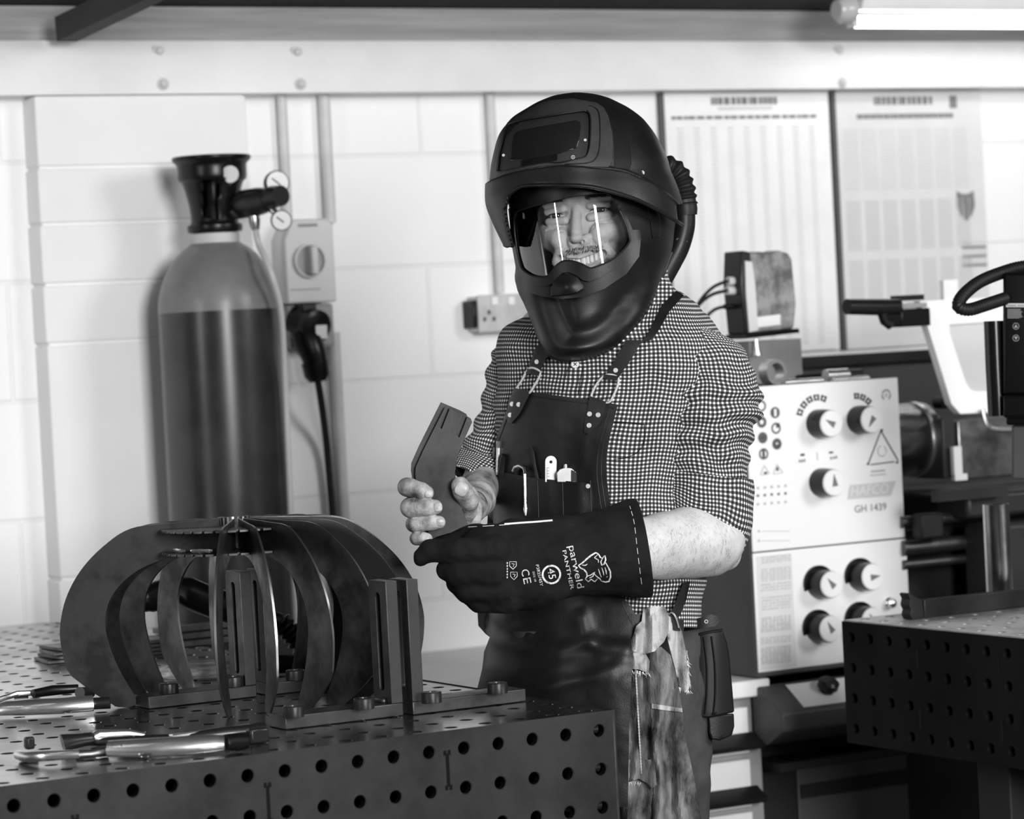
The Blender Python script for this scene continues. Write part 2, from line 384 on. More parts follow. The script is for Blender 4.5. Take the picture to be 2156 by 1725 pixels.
def dash(m, a0, a1, z, h, b, fill=.7, w=.012):
    a = a0
    while a < a1:
        L = w*random.uniform(.5, 1.4); m.box(a, min(a+L*fill, a1), b-.001, b+.001, z-h/2, z+h/2); a += L
def rows1(p, q, aL, aR, zb, zt, b):
    cw = (aR-aL)
    dash(p, aL+cw*.28, aL+cw*.68, zt-.012, .016, b, .75, .014); dash(q, aL+cw*.32, aL+cw*.65, zt-.028, .006, b, .8, .006)
    dash(p, aL+cw*.04, aL+cw*.92, zt-.047, .007, b, .8, .02)
    for k in range(9):
        a = aL+cw*(.07+.1*k)
        for j in range(56): dash(q, a, a+cw*.035, zt-.07-j*.0085, .0035, b, .75, .007)
def rows2(p, q, aL, aR, zb, zt, b):
    cw = (aR-aL)
    dash(p, aL+cw*.26, aL+cw*.66, zt-.012, .018, b, .7, .014); p.box(aL+cw*.78, aL+cw*.83, b-.001, b+.001, zt-.03, zt-.002)
    dash(p, aL+cw*.14, aL+cw*.80, zt-.046, .011, b, .75, .008)
    for k in range(7):
        a = aL+cw*(.04+.125*k)
        for j in range(22): dash(q, a, a+cw*.10, zt-.075-j*.0062, .0025, b, .75, .006)
        for j in range(9): q.box(a+j*cw*.011, a+j*cw*.011+.0025, b-.001, b+.001, zt-.34, zt-.23)
        for j in range(9): q.box(a+j*cw*.011, a+j*cw*.011+.0025, b-.001, b+.001, zt-.46, zt-.36)
    c = [(.80, -.215), (.84, -.222), (.88, -.222), (.92, -.215), (.925, -.25), (.90, -.27), (.86, -.283), (.82, -.27), (.795, -.25)]
    p.prism([(aL+cw*u, zt+v) for u, v in c], b-.001, b+.001, axes=(0, 2, 1))
    for k in range(6): (p if k % 2 else q).box(aL+cw*.82, aL+cw*.99, b-.001, b+.001, zt-.335-k*.010, zt-.329-k*.010)
    for j in range(9): dash(q, aL+cw*.1, aL+cw*.9, zt-.48-j*.006, .002, b, .75, .01)
chart('c1', 1397, 1743, 1640, 1765, 202, 742, .86, 'tall white wall chart with narrow columns of figures, directly right of the helmet', rows1)
chart('c2', 1758, 2064, 1800, 2060, 202, 735, .70, 'greyer wall chart with a small shield mark, at the far right of the wall', rows2)
# ------------------------------------------------------------------ fluorescent light
bl = 5.22
def lp(x, y): return hb(x, y, bl)
aT, zT = lp(1800, 46); aE = aT+1.25
fl = thing('fluorescent_light', 'white batten light with a lit fluorescent tube hanging in the top right corner', 'light', TF(aT+.6, bl, zT+.06), TH)
make('tube', MB(TF).cyl((aT, bl, zT), (aE, bl, zT), .0125, n=20), mat('lit_tube', .9, .4, emit=7), parent=fl)
make('body', MB(TF).prism([(bl-.03, zT+.022), (bl+.03, zT+.022), (bl+.045, zT+.05), (bl+.045, zT+.10), (bl-.045, zT+.10), (bl-.045, zT+.05)], aT-.004, aE, axes=(1, 2, 0)), M_white, parent=fl, bevel=.002)
make('end_cap', MB(TF).turn([(.020, -.012), (.028, 0), (.028, .026), (.018, .032)], (aT-.034, bl, zT+.024), (1, 0, 0), 24), mat('clear_cap', .45, .15), parent=fl)
make('lamp_holder', MB(TF).box(aT-.012, aT-.001, bl-.014, bl+.014, zT-.012, zT+.03), M_plastic_l, parent=fl, bevel=.002)
for a in (aT+.25, aT+1.0): make('hanger', MB(TF).cyl((a, bl, zT+.10), (a, bl, zT+.22), .004), M_zinc, parent=fl)
# ceiling tubes over the workshop floor in front of the worker (their reflections streak the visor)
VP = W(1262, 480, 4.36)
def ceiling_tube(az, d0, d1, z, lab, e, r=.013):
    d = Vector((math.sin(math.radians(az)), -math.cos(math.radians(az)), 0)); p, q = VP+d*d0, VP+d*d1; p.z = q.z = z
    t = thing('fluorescent_light', lab, 'light', (p+q)/2, 0, 'ceiling battens over the workshop floor')
    make('tube', MB().cyl(p, q, r, n=16), mat('lit_tube_%g' % e, .9, .4, emit=e), parent=t)
    w = d.cross(Vector((0, 0, 1))); m = MB(lambda x, y, zz: p+d*x+w*y+Vector((0, 0, zz))); m.box(-.03, (q-p).length+.03, -.04, .04, r+.015, r+.075); make('body', m, M_white, parent=t, bevel=.002)
    for x in (.2, (q-p).length-.2): make('hanger', MB().cyl(p+d*x+Vector((0, 0, r+.07)), p+d*x+Vector((0, 0, .9)), .004, n=8), M_zinc, parent=t)
ceiling_tube(19, 1.6, 3.3, 2.62, 'ceiling batten light running toward the viewer, above and to the right of the camera', 15, .095)
ceiling_tube(-39, 1.6, 3.0, 2.62, 'ceiling batten light above and to the left of the camera', 14, .005)
# ================================================================== welding tables
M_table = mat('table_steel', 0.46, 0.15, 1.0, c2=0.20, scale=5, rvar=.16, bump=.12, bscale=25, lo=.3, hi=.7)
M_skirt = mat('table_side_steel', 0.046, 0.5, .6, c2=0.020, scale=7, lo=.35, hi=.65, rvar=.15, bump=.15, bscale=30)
M_bench_shade = mat('bench_side_shaded', 0.006, 0.5, 0, c2=0.003, scale=9, rvar=.1, spec=.12)  # bench side darkened in colour to hold the shade on that face
def perforated(P, u0, u1, v0, v1, us, vs, r, depth, N=16, chamfer=.0012, edge_round=None):
    """plate P(u, v, w) with w the depth into the metal; holes at us x vs"""
    m = MB(); pitch = us[1]-us[0]; h = pitch/2; m.bores = []
    def ring(cu, cv, rad, w): return [m_pt(cu+rad*math.cos(2*math.pi*(k+.5)/N), cv+rad*math.sin(2*math.pi*(k+.5)/N), w) for k in range(N)]
    cache = {}
    def m_pt(u, v, w):
        k = (round(u, 5), round(v, 5), round(w, 5))
        if k not in cache: m.v.append(P(u, v, w)); m.uv.append((0, 0)); cache[k] = len(m.v)-1
        return cache[k]
    def sq(cu, cv):
        out = []
        for k in range(N):
            t = 2*math.pi*(k+.5)/N; c, s = math.cos(t), math.sin(t); q = h/max(abs(c), abs(s)); out.append(m_pt(cu+c*q, cv+s*q, 0))
        return out
    for cu in us:
        for cv in vs:
            a = sq(cu, cv); b = ring(cu, cv, r+chamfer, 0); c = ring(cu, cv, r, chamfer); d = ring(cu, cv, r, depth)
            for k in range(N):
                k2 = (k+1) % N
                m.f += [[a[k], a[k2], b[k2], b[k]], [b[k], b[k2], c[k2], c[k]], [c[k], c[k2], d[k2], d[k]]]; m.bores.append(len(m.f)-1)
            # corners of the cell
            for (su, sv) in ((1, 1), (-1, 1), (-1, -1), (1, -1)):
                near = sorted(range(N), key=lambda k: (m.v[a[k]]-P(cu+su*h, cv+sv*h, 0)).length)[:2]
                m.f.append([m_pt(cu+su*h, cv+sv*h, 0), a[near[0]], a[near[1]]])
    U0, U1, V0, V1 = us[0]-h, us[-1]+h, vs[0]-h, vs[-1]+h
    def quad(a, b, c, d):
        if (b-a) > 1e-5 and (d-c) > 1e-5: m.f.append([m_pt(a, c, 0), m_pt(b, c, 0), m_pt(b, d, 0), m_pt(a, d, 0)])
    quad(u0, U0, v0, v1); quad(U1, u1, v0, v1); quad(U0, U1, v0, V0); quad(U0, U1, V1, v1)
    q = [m_pt(u, v, depth) for u, v in ((u0, v0), (u1, v0), (u1, v1), (u0, v1))]; p = [m_pt(u, v, 0) for u, v in ((u0, v0), (u1, v0), (u1, v1), (u0, v1))]
    for k in range(4): m.f.append([p[k], p[(k+1) % 4], q[(k+1) % 4], q[k]])
    return m
M_bore = mat('hole_shade', .004, .8, spec=.1)  # near-black: the shade inside the holes is put into the colour
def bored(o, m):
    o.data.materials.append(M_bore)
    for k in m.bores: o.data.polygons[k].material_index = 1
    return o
def rng(x0, x1, p): 
    out = []; x = x0
    while x <= x1+1e-6: out.append(x); x += p
    return out
A1, B0, B1 = 2.0966, 3.4303, 5.425; A0 = A1-.0254-.05*24-.025
tb = thing('welding_table', 'long perforated steel welding table carrying the curved rib frame, front left', 'welding table', TF((A0+A1)/2, (B0+B1)/2, 0), TH)
us = [A1-.0254-.05*k for k in range(24)][::-1]
top = perforated(lambda u, v, w: TF(u, v, TZ-w), A0, A1, B0+.004, B1, us, rng(B0+.032, B1-.03, .05), .008, .012)
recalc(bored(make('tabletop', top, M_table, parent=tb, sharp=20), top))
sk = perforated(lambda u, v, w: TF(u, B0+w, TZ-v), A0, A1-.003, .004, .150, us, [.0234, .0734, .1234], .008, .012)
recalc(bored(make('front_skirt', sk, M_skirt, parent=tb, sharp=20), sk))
# rounded arris between top and skirt, broken where the plates are notched
arr = MB(TF)
def arris(a0, a1):
    R = .0045; arr.rings([[(a, B0+R-R*math.cos(t), TZ-R+R*math.sin(t)) for t in [math.pi/2*k/5 for k in range(6)]] + [(a, B0+R+.006, TZ-R-.006)] for a in (a0, a1)])
na, _ = hb(1124, 1519, B0)
arris(A0, na-.011); arris(na+.010, A1-.001)
make('edge_weld', arr, mat('worn_edge', .30, .36, 1.0, c2=.16, scale=30), parent=tb)
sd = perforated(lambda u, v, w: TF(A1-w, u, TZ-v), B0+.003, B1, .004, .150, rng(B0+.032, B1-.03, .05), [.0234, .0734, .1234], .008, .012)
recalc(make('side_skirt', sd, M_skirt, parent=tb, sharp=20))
make('corner_weld', MB(TF).box(A1-.006, A1, B0, B0+.006, TZ-.150, TZ-.004), mat('worn_edge', .30, .36, 1.0), parent=tb, bevel=.002)
make('back_skirt', MB(TF).box(A0, A1-.012, B1-.012, B1, TZ-.15, TZ-.012), M_skirt, parent=tb)
make('left_skirt', MB(TF).box(A0, A0+.012, B0+.012, B1-.012, TZ-.15, TZ-.012), M_skirt, parent=tb)
for (x, y) in ((943, 1622), (565, 1691), (160, 1760)):
    a, z = hb(x, y, B0); s_ = MB(TF)
    s_.box(a-.0022, a+.0022, B0-.0006, B0+.002, z-.021, z+.021)
    for q in (-.022, .022): s_.box(a-.0048, a-.0012, B0-.0009, B0+.002, z+q-.003, z+q+.003); s_.box(a+.0012, a+.0048, B0-.0009, B0+.002, z+q-.003, z+q+.003)
    make('tab_slot', s_, M_black, parent=tb)
make('light_stop_plate', MB(TF).box(A0+.014, A1-.014, B0+.020, B1-.014, TZ-.146, TZ-.142), M_bore, parent=tb)  # unseen plate added to keep light from showing through the holes
for a in (A0+.10, A1-.16):
    for b in (B0+.12, B1-.12): make('leg', MB(TF).box(a-.05, a+.05, b-.05, b+.05, 0.0, TZ-.012), M_skirt, parent=tb, bevel=.004)
# ------------------------------------------------------------------ second bench, right
RA, RB, RZ = 2.985, 4.157, .896
rb = thing('workbench', 'dark perforated steel bench cut off by the right edge of the picture', 'welding bench', TF(RA+.5, RB-.6, 0), TH)
bu = [RB-.024-.05*k for k in range(24)][::-1]
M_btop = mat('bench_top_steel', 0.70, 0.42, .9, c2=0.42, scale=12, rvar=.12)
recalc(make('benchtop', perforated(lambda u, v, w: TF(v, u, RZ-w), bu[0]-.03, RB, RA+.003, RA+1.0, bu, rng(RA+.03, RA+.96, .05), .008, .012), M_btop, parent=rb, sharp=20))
recalc(make('side_skirt', perforated(lambda u, v, w: TF(RA+w, u, RZ-v), bu[0]-.03, RB, .002, .20, bu, [.027, .077, .127, .177], .008, .012), M_bench_shade, parent=rb, sharp=20))
make('end_skirt', MB(TF).box(RA+.012, RA+1.0, RB-.012, RB-.001, RZ-.2, RZ-.012), M_bench_shade, parent=rb)
for (x, y) in ((1932, 1388), (2102, 1400), (1938, 1515), (2110, 1540)):
    bb, z = ha(x, y, RA); make('tab_slot', MB(TF).box(RA-.0006, RA+.002, bb-.003, bb+.003, z-.016, z+.016), M_black, parent=rb)
M_legp = mat('bench_leg_paint', .022, .6)
for b in (RB-.30, RB-1.1):
    for a in (RA+.10, RA+.9): make('leg', MB(TF).box(a-.04, a+.04, b-.04, b+.04, 0, RZ-.012), M_legp, parent=rb, bevel=.003)
make('shelf_box', MB(TF).box(RA+.15, RA+.85, RB-1.04, RB-.36, .30, RZ-.24), M_black, parent=rb)
# ================================================================== curved rib frame (gourd)
GC = hz(497, 1102, TZ+.25); GZ = TZ+.0008
M_rib = mat('rib_steel', 0.100, 0.34, .85, c2=0.028, scale=13, lo=.38, hi=.62, rvar=.18, bump=.05)
M_cut = mat('cut_edge', .4, .35, 1.0)  # cut edges made brighter than the faces to paint in the edge highlight
out = spline([(.022, .257), (.085, .2535), (.138, .249), (.176, .2255), (.2075, .193), (.229, .154), (.2385, .113), (.237, .080), (.2325, .057)], 5)
out += [Vector(p) for p in ((.226, .046), (.200, .0225), (.173, .003), (.168, .0005), (.163, 0), (.150, 0), (.144, .003), (.1435, .009))]
inn = spline([(.145, .0156), (.160, .045), (.172, .078), (.1785, .112), (.174, .143), (.158, .169), (.132, .190), (.101, .2025), (.075, .207)], 5) + [Vector((.022, .210))]
RIB = [(p[0]*1.068, p[1]) for p in out]+[(p[0]*1.068, p[1]) for p in inn]
# notches where the two discs slide in
gf = thing('rib_frame', 'unfinished pumpkin-shaped steel frame of curved ribs standing on the welding table', 'metal frame', (GC.x, GC.y, GZ))
angs = [98-18*k for k in range(16)]
th = .003
for i, al in enumerate(angs):
    t = math.radians(al-5.3); er = Vector((math.cos(t), -math.sin(t), 0)); et = Vector((math.sin(t), math.cos(t), 0))
    m = MB(lambda r, h, w: Vector((GC.x, GC.y, GZ))+er*r+et*w+Vector((0, 0, h)))
    m.prism(RIB, -th/2, th/2); o = make('rib', m, M_rib, parent=gf, sharp=20); o.data.materials.append(M_cut)
    for p in o.data.polygons[2:]: p.material_index = 1
    recalc(o)
def slotted(R, z, t_, name, off=0):
    # disc with edge slots; the front sector still shows empty slots
    m = MB(lambda x, y, w: Vector((GC.x, GC.y, GZ))+Vector((x, y, w)))
    P = []
    for k in range(40):
        a = math.radians(92.7+9*k); s = .0021/R
        P += [((R)*math.cos(a-s), -(R)*math.sin(a-s)), ((R-.016)*math.cos(a-s*1.1), -(R-.016)*math.sin(a-s*1.1)), ((R-.016)*math.cos(a+s*1.1), -(R-.016)*math.sin(a+s*1.1)), (R*math.cos(a+s), -R*math.sin(a+s))]
        for j in (1, 2, 3): q = a+math.radians(9*j/4); P.append((R*math.cos(q), -R*math.sin(q)))
    m.prism(P, z-t_/2, z+t_/2); recalc(make(name, m, M_steel, parent=gf, sharp=20, bevel=.0004))
slotted(.105, .2445, .0035, 'upper_disc'); slotted(.105, .213, .0035, 'lower_disc')
hbm = MB().turn([(.022, .216), (.022, .2425)], (GC.x, GC.y, GZ), n=32); make('hub', hbm, M_steel, parent=gf)
for q in (150, 118): 
    t = math.radians(q); wl = MB().tube([(GC.x+.090*math.cos(t+x), GC.y-.090*math.sin(t+x), GZ+.2185) for x in np.linspace(-.2, .2, 7)], [.002, .0035, .003, .004, .0032, .0036, .002], 8)
    make('weld_bead', wl, M_chrome, parent=gf)
# ================================================================== slotted stop squares
M_sq = mat('square_steel', 0.11, 0.36, .9, c2=0.05, scale=16, rvar=.15)
M_bolt = mat('black_bolt', 0.04, 0.4, .8, c2=.07, scale=30)
SQ = None
def square(a, b, dirn, lab, L=.186, H=.178, w=.05, t=.017):
    """corner at (a, b); base runs along dirn in a; upright at the corner"""
    s = dirn; z = TZ+.0006
    r = thing('stop_square', lab, 'stop square', TF(a, b, z), TH, 'slotted stop squares on the table')
    lo, hi = sorted((a, a+s*L)); m = MB(TF).box(lo, hi, b, b+w, z, z+t); make('base', m, M_sq, parent=r, bevel=.0012)
    x0, x1 = sorted((a, a+s*t)); up = MB(TF)
    # upright with a slot through it, built as a ring prism
    ox = [(b, z+t), (b+w, z+t), (b+w, z+H), (b, z+H)]; sc = b+w/2; s0, s1 = z+t+.022, z+H-.022; rr = .0065
    slot = [(sc-rr, s0), (sc-rr, s1)] + [(sc-rr*math.cos(q), s1+rr*math.sin(q)) for q in np.linspace(.4, 2.74, 6)] + [(sc+rr, s1), (sc+rr, s0)] + [(sc+rr*math.cos(q), s0-rr*math.sin(q)) for q in np.linspace(.4, 2.74, 6)]
    vs = [Vector(p) for p in ox+slot]; ed = [(k, (k+1) % 4) for k in range(4)]+[(4+k, 4+(k+1) % len(slot)) for k in range(len(slot))]
    rv, re, rf, *_ = delaunay_2d_cdt(vs, ed, [], 0, 1e-6)
    A_ = [up.pt((x0, p.x, p.y)) for p in rv]; B_ = [up.pt((x1, p.x, p.y)) for p in rv]; cnt = {}
    for f in rf:
        c = sum((rv[k] for k in f), Vector((0, 0)))/len(f)
        if inside(c, slot): continue
        up.f.append([A_[k] for k in f]); up.f.append([B_[k] for k in f][::-1])
        for k in range(len(f)): cnt[(f[k], f[(k+1) % len(f)])] = 1
    for (i, j) in list(cnt):
        if (j, i) not in cnt: up.f.append([A_[j], A_[i], B_[i], B_[j]])
    recalc(make('slotted_upright', up, M_sq, parent=r, sharp=25, bevel=.0008))
    make('gusset_weld', MB(TF).box(*sorted((a+s*(t+.0003), a+s*(t+.007))), b+.012, b+w-.012, z+t-.001, z+t+.007), M_sq, parent=r, bevel=.003)
    return r
square(1.886, 3.618, -1, 'slotted steel square at the front of the table, base pointing left under the ribs', L=.172)
square(1.897, 3.612, +1, 'slotted steel square back to back with the front one, base pointing right to the corner', L=.172)
aC, bC = 1.846, 3.985
square(aC, bC, -1, 'slotted steel square inside the rib frame, base pointing left', L=.165)
square(aC+.017, bC, +1, 'slotted steel square inside the rib frame, base pointing right', L=.165)
def clamp_bolt(x, y, lab, zt=TZ+.0176, r=.0135, h=.0145):
    P = hz(x, y, zt); m = MB(); 
    m.turn([(r*.97, 0), (r, .0008), (r, h-.0012), (r*.92, h), (r*.50, h), (r*.46, h-.004), (0, h-.004)], P, n=28)
    tag(make('clamping_bolt', m, M_bolt, loc=P), lab, 'bolt', 'clamping bolts in the stop squares')
clamp_bolt(356, 1460, 'round bolt in the rear left square, nearest its left end')
clamp_bolt(493, 1446, 'round bolt in the rear left square, beside its upright')
clamp_bolt(619, 1510, 'round bolt in the front left square, nearest its left end')
clamp_bolt(767, 1493, 'round bolt in the front left square, beside its upright')
clamp_bolt(909, 1480, 'round bolt in the front right square, beside its upright')
clamp_bolt(1048, 1460, 'round bolt in the front right square, nearest the table corner')
clamp_bolt(622, 1432, 'round bolt in the rear right square behind the ribs')
# ================================================================== hand tools lying on the table
def TT(x, y, dz): return hz(x, y, TZ+dz)
M_dkh = mat('dark_tool', .03, .3, .6)
# locking clamp, front: long bright handle tube, black neck and pointed jaws
t = thing('locking_clamp', 'long chrome locking clamp lying at the front edge of the table, pointing right', 'clamp', TT(380, 1585, 0))
z = .013
make('handle', MB().tube([TT(228, 1577, z), TT(300, 1575, z), TT(400, 1570, z), TT(452, 1566, z), TT(474, 1565, z)], [.011, .0125, .013, .012, .010], 16, flat=.8), M_chrome, parent=t)
make('adjusting_screw', MB().tube([TT(476, 1566, z), TT(500, 1563, z), TT(522, 1561, z)], [.0115, .0115, .009], 14), M_black, parent=t)
make('screw_block', MB(lambda x, y, zz: TT(543, 1566, 0)+D1*x+D2*y+Vector((0, 0, zz))).box(-.013, .013, -.008, .008, .001, .020), M_dkh, parent=t, bevel=.003)
make('lever', MB().tube([TT(225, 1582, .007), TT(190, 1588, .006), TT(160, 1590, .006)], [.0065, .005, .006], 12), M_steel, parent=t)
make('jaw', MB().tube([TT(166, 1588, .012), TT(100, 1592, .012), TT(60, 1594, .010), TT(38, 1590, .010)], [.0055, .0065, .007, .006], 12), M_chrome, parent=t)
make('jaw_pad', MB(lambda x, y, zz: TT(63, 1588, 0)+D1*x+D2*y+Vector((0, 0, zz))).box(-.006, .006, -.006, .006, .006, .022), M_dkh, parent=t, bevel=.003)
make('jaw_foot', MB(lambda x, y, zz: TT(60, 1603, 0)+D1*x+D2*y+Vector((0, 0, zz))).box(-.012, .012, -.006, .006, .0005, .010), M_dkh, parent=t, bevel=.003)
t = thing('slim_clamp', 'slim black and chrome clamp lying just behind the long chrome one', 'clamp', TT(330, 1557, 0))
make('jaw', MB().tube([TT(132, 1567, .010), TT(150, 1562, .012), TT(200, 1555, .012)], [.013, .010, .007], 12), M_dkh, parent=t)
make('chrome_arm', MB().tube([TT(196, 1553, .014), TT(206, 1550, .015), TT(268, 1546, .013), TT(305, 1549, .010)], [.006, .008, .007, .004], 12), M_chrome, parent=t)
make('lever', MB().tube([TT(280, 1554, .012), TT(350, 1553, .010), TT(364, 1552, .012), TT(440, 1540, .014), TT(525, 1528, .016)], [.003, .004, .004, .0032, .0030], 10), M_chrome, parent=t)
make('frame', MB().tube([TT(190, 1562, .008), TT(300, 1560, .008), TT(380, 1556, .008), TT(470, 1546, .009), TT(560, 1537, .010)], [.005, .007, .007, .009, .009], 12), M_dkh, parent=t)
t = thing('locking_pliers', 'chrome locking pliers with black lever, half cut off by the left edge', 'pliers', TT(80, 1490, 0))
make('handle', MB().tube([TT(-40, 1499, .012), TT(10, 1492, .013), TT(60, 1489, .014), TT(130, 1486, .014), TT(196, 1481, .014)], [.007, .011, .0125, .0125, .012], 16, flat=.8), M_chrome, parent=t)
make('adjusting_screw', MB().tube([TT(197, 1482, .012), TT(232, 1480, .012)], .0085, 14), M_dkh, parent=t)
make('lever', MB().tube([TT(-30, 1480, .024), TT(0, 1472, .026), TT(36, 1461, .030), TT(70, 1459, .030)], [.003, .004, .0045, .004], 10), M_chrome, parent=t)
make('grip', MB().tube([TT(70, 1461, .030), TT(110, 1454, .031), TT(165, 1450, .031)], [.006, .0075, .006], 12), M_black, parent=t)
make('spring', MB().tube([TT(30, 1474, .020), TT(60, 1472, .020)], .0055, 12), M_steel, parent=t)
make('knurled_screw', MB().tube([TT(168, 1459, .026), TT(190, 1459, .022)], .008, 14), M_dkh, parent=t)
# hammer behind the ribs
t = thing('hammer', 'hammer with a pale wooden handle lying behind the steel ribs', 'hammer', TT(430, 1425, 0))
make('handle', MB().tube([TT(322, 1418, .012), TT(390, 1414, .014), TT(450, 1409, .015), TT(520, 1406, .014)], [.011, .015, .016, .013], 14, flat=.8), mat('worn_wood', .42, .6, c2=.16, scale=18, stretch=(1, 8, 8), lo=.35, hi=.6), parent=t)
make('grip', MB().tube([TT(300, 1420, .012), TT(324, 1418, .012)], [.013, .013], 12), M_dkh, parent=t)
make('neck', MB().tube([TT(518, 1406, .014), TT(590, 1399, .016), TT(700, 1396, .018)], [.012, .014, .014], 14), M_rubber, parent=t)
make('head', MB().tube([TT(690, 1403, .020), TT(712, 1383, .020)], [.018, .018], 16), M_dkh, parent=t)
# welding torch propped behind the frame
t = thing('welding_torch', 'black welding torch with curved handle leaning behind the ribs', 'welding torch', TT(480, 1330, 0))
Yt = 4.72
make('handle', MB().tube(spline([W(300, 1262, Yt), W(322, 1258, Yt), W(370, 1240, Yt), W(430, 1262, Yt), W(505, 1288, Yt)], 5), [.020]*4+[.022]*4+[.020]*4+[.024]*5+[.024]*4, 16), M_black, parent=t)
make('nozzle_collar', MB().tube([W(505, 1288, Yt), W(545, 1300, Yt), W(592, 1312, Yt)], [.022, .019, .014], 14), M_rubber, parent=t)
bt_ = MB()
path = spline([W(588, 1308, Yt), W(606, 1326, Yt), W(622, 1344, Yt), W(640, 1366, Yt)], 6)
make('cable_boot', bt_.tube(path, [.018 if k % 3 else .011 for k in range(len(path))], 14), M_rubber, parent=t)
make('cable', MB().tube(spline([W(636, 1360, Yt), W(652, 1392, Yt), TT(690, 1398, .012), TT(640, 1390, .01)], 6), .008, 10), M_rubber, parent=t)
# steel offcuts stacked at the back
for k, (x0, x1, y, zz) in enumerate(((100, 260, 1398, .0), (108, 262, 1388, .0065), (112, 262, 1378, .013), (112, 300, 1368, .0195))):
    P = TT(x0, 1400, 0); 
    m = MB(lambda x, y_, w: P+D1*x+D2*y_+Vector((0, 0, w)))
    m.prism([(.012*(k % 2), 0), (.19, -.03), (.20, .05), (.01, .085)], zz+.0003, zz+.006); 
    tag(recalc(make('steel_offcut', m, M_sq, bevel=.001)), ['lowest flat steel offcut in the stack behind the left rib', 'second flat steel offcut from the bottom of the stack behind the left rib', 'third flat steel offcut from the bottom of the stack behind the left rib', 'topmost flat steel offcut on the stack behind the left rib'][k], 'steel plate', 'steel offcuts stacked at the back of the table')
# slats leaning behind
for k in range(3):
    P = TT(322+8*k, 1371-3*k, 0); m = MB(lambda x, y_, w: P+D1*x+D2*y_+Vector((0, 0, w))); m.prism([(0, 0), (.16, .0), (.16, .03), (0, .03)], .0006+.011*k, .010+.011*k)
    tag(make('steel_strip', m, M_sq, bevel=.001), ['bottom steel strip of the pile seen between the ribs', 'middle steel strip of the pile seen between the ribs', 'top steel strip of the pile seen between the ribs'][k], 'steel strip', 'steel strips piled behind the ribs')
# ================================================================== gas cylinder
YC = 5.83
def cyl_pt(x, y): return W(x, y, YC)
cc = cyl_pt(462, 655); ccx, ccy = cc.x, cc.y; S = YC/F_PX
def cz_(y): return cyl_pt(462, y).z
gc = thing('gas_cylinder', 'tall gas cylinder, dark below and pale grey at the shoulder, against the white wall', 'gas cylinder', (ccx, ccy, 0))
R = .1145
zsp = cz_(655)
M_gcd = mat('cylinder_dark', .027, .28, c2=.016, scale=14, spec=.5, lo=.4, hi=.6)
M_gcl = mat('cylinder_grey', .20, .32, c2=.13, scale=9)
make('body', MB().turn([(.09, 0.0), (R-.004, .01), (R, .03), (R, zsp)], (ccx, ccy, 0), n=64), M_gcd, parent=gc)
sh = [(128, 655), (127.5, 640), (125, 622), (119, 600), (110, 578), (98, 556), (84, 537), (70, 524), (58, 516), (50, 511)]
make('shoulder', MB().turn([(R*min(1, w/128.), cz_(y)) for w, y in sh], (ccx, ccy, 0), n=64), M_gcl, parent=gc)
make('neck_ring', MB().turn([(.0455, cz_(512)), (.0455, cz_(492)), (.042, cz_(490))], (ccx, ccy, 0), n=40), M_zinc, parent=gc)
make('valve', MB().turn([(.018, cz_(490)), (.018, cz_(440)), (.013, cz_(430)), (.013, cz_(380)), (.026, cz_(378)), (.026, cz_(358)), (.01, cz_(355))], (ccx, ccy, 0), n=24), M_dkh, parent=gc)
# guard: turned shell with a window and a round sight hole
prof = [(57, 488), (58, 474), (50, 468), (51, 440), (57, 410), (64, 385), (72, 376), (73, 350), (76, 343), (82, 337), (83, 330), (79, 328)]
tilt = [(w*S, cz_(y)) for w, y in prof]
n = 72; sh_ = MB(); rings = []
dense = spline([(r, z, 0) for r, z in tilt], 4)
for p in dense: rings.append([(ccx+p.x*math.cos(2*math.pi*k/n), ccy+p.x*math.sin(2*math.pi*k/n), p.y) for k in range(n)])
idx = [[sh_.pt(p) for p in r] for r in rings]
def keep(c):
    d = c-Vector((0, 0, CAM_H)); 
    if c.y > ccy: return True
    px = CX+F_PX*d.dot(RR)/d.dot(FW); py = CY-F_PX*d.dot(UU)/d.dot(FW)
    if (px-485)**2/15**2+(py-366)**2/19**2 < 1: return False
    if 425 < px < 461 and 380 < py < 458: return False
    return True
for a, b in zip(idx[:-1], idx[1:]):
    for k in range(n):
        f = [a[k], a[(k+1) % n], b[(k+1) % n], b[k]]; c = sum((sh_.v[i] for i in f), Vector())/4
        if keep(c): sh_.f.append(f)
    
g = make('valve_guard', sh_, M_black, parent=gc); sm = g.modifiers.new('s', 'SOLIDIFY'); sm.thickness = .004; sm.offset = -1
bp_ = MB(); bp_.turn([(.016, 0), (.016, .003)], W(485, 367, YC-.045), (-.1, -1, 0), 24); make('sight_disc', bp_, M_plastic_l, parent=gc)
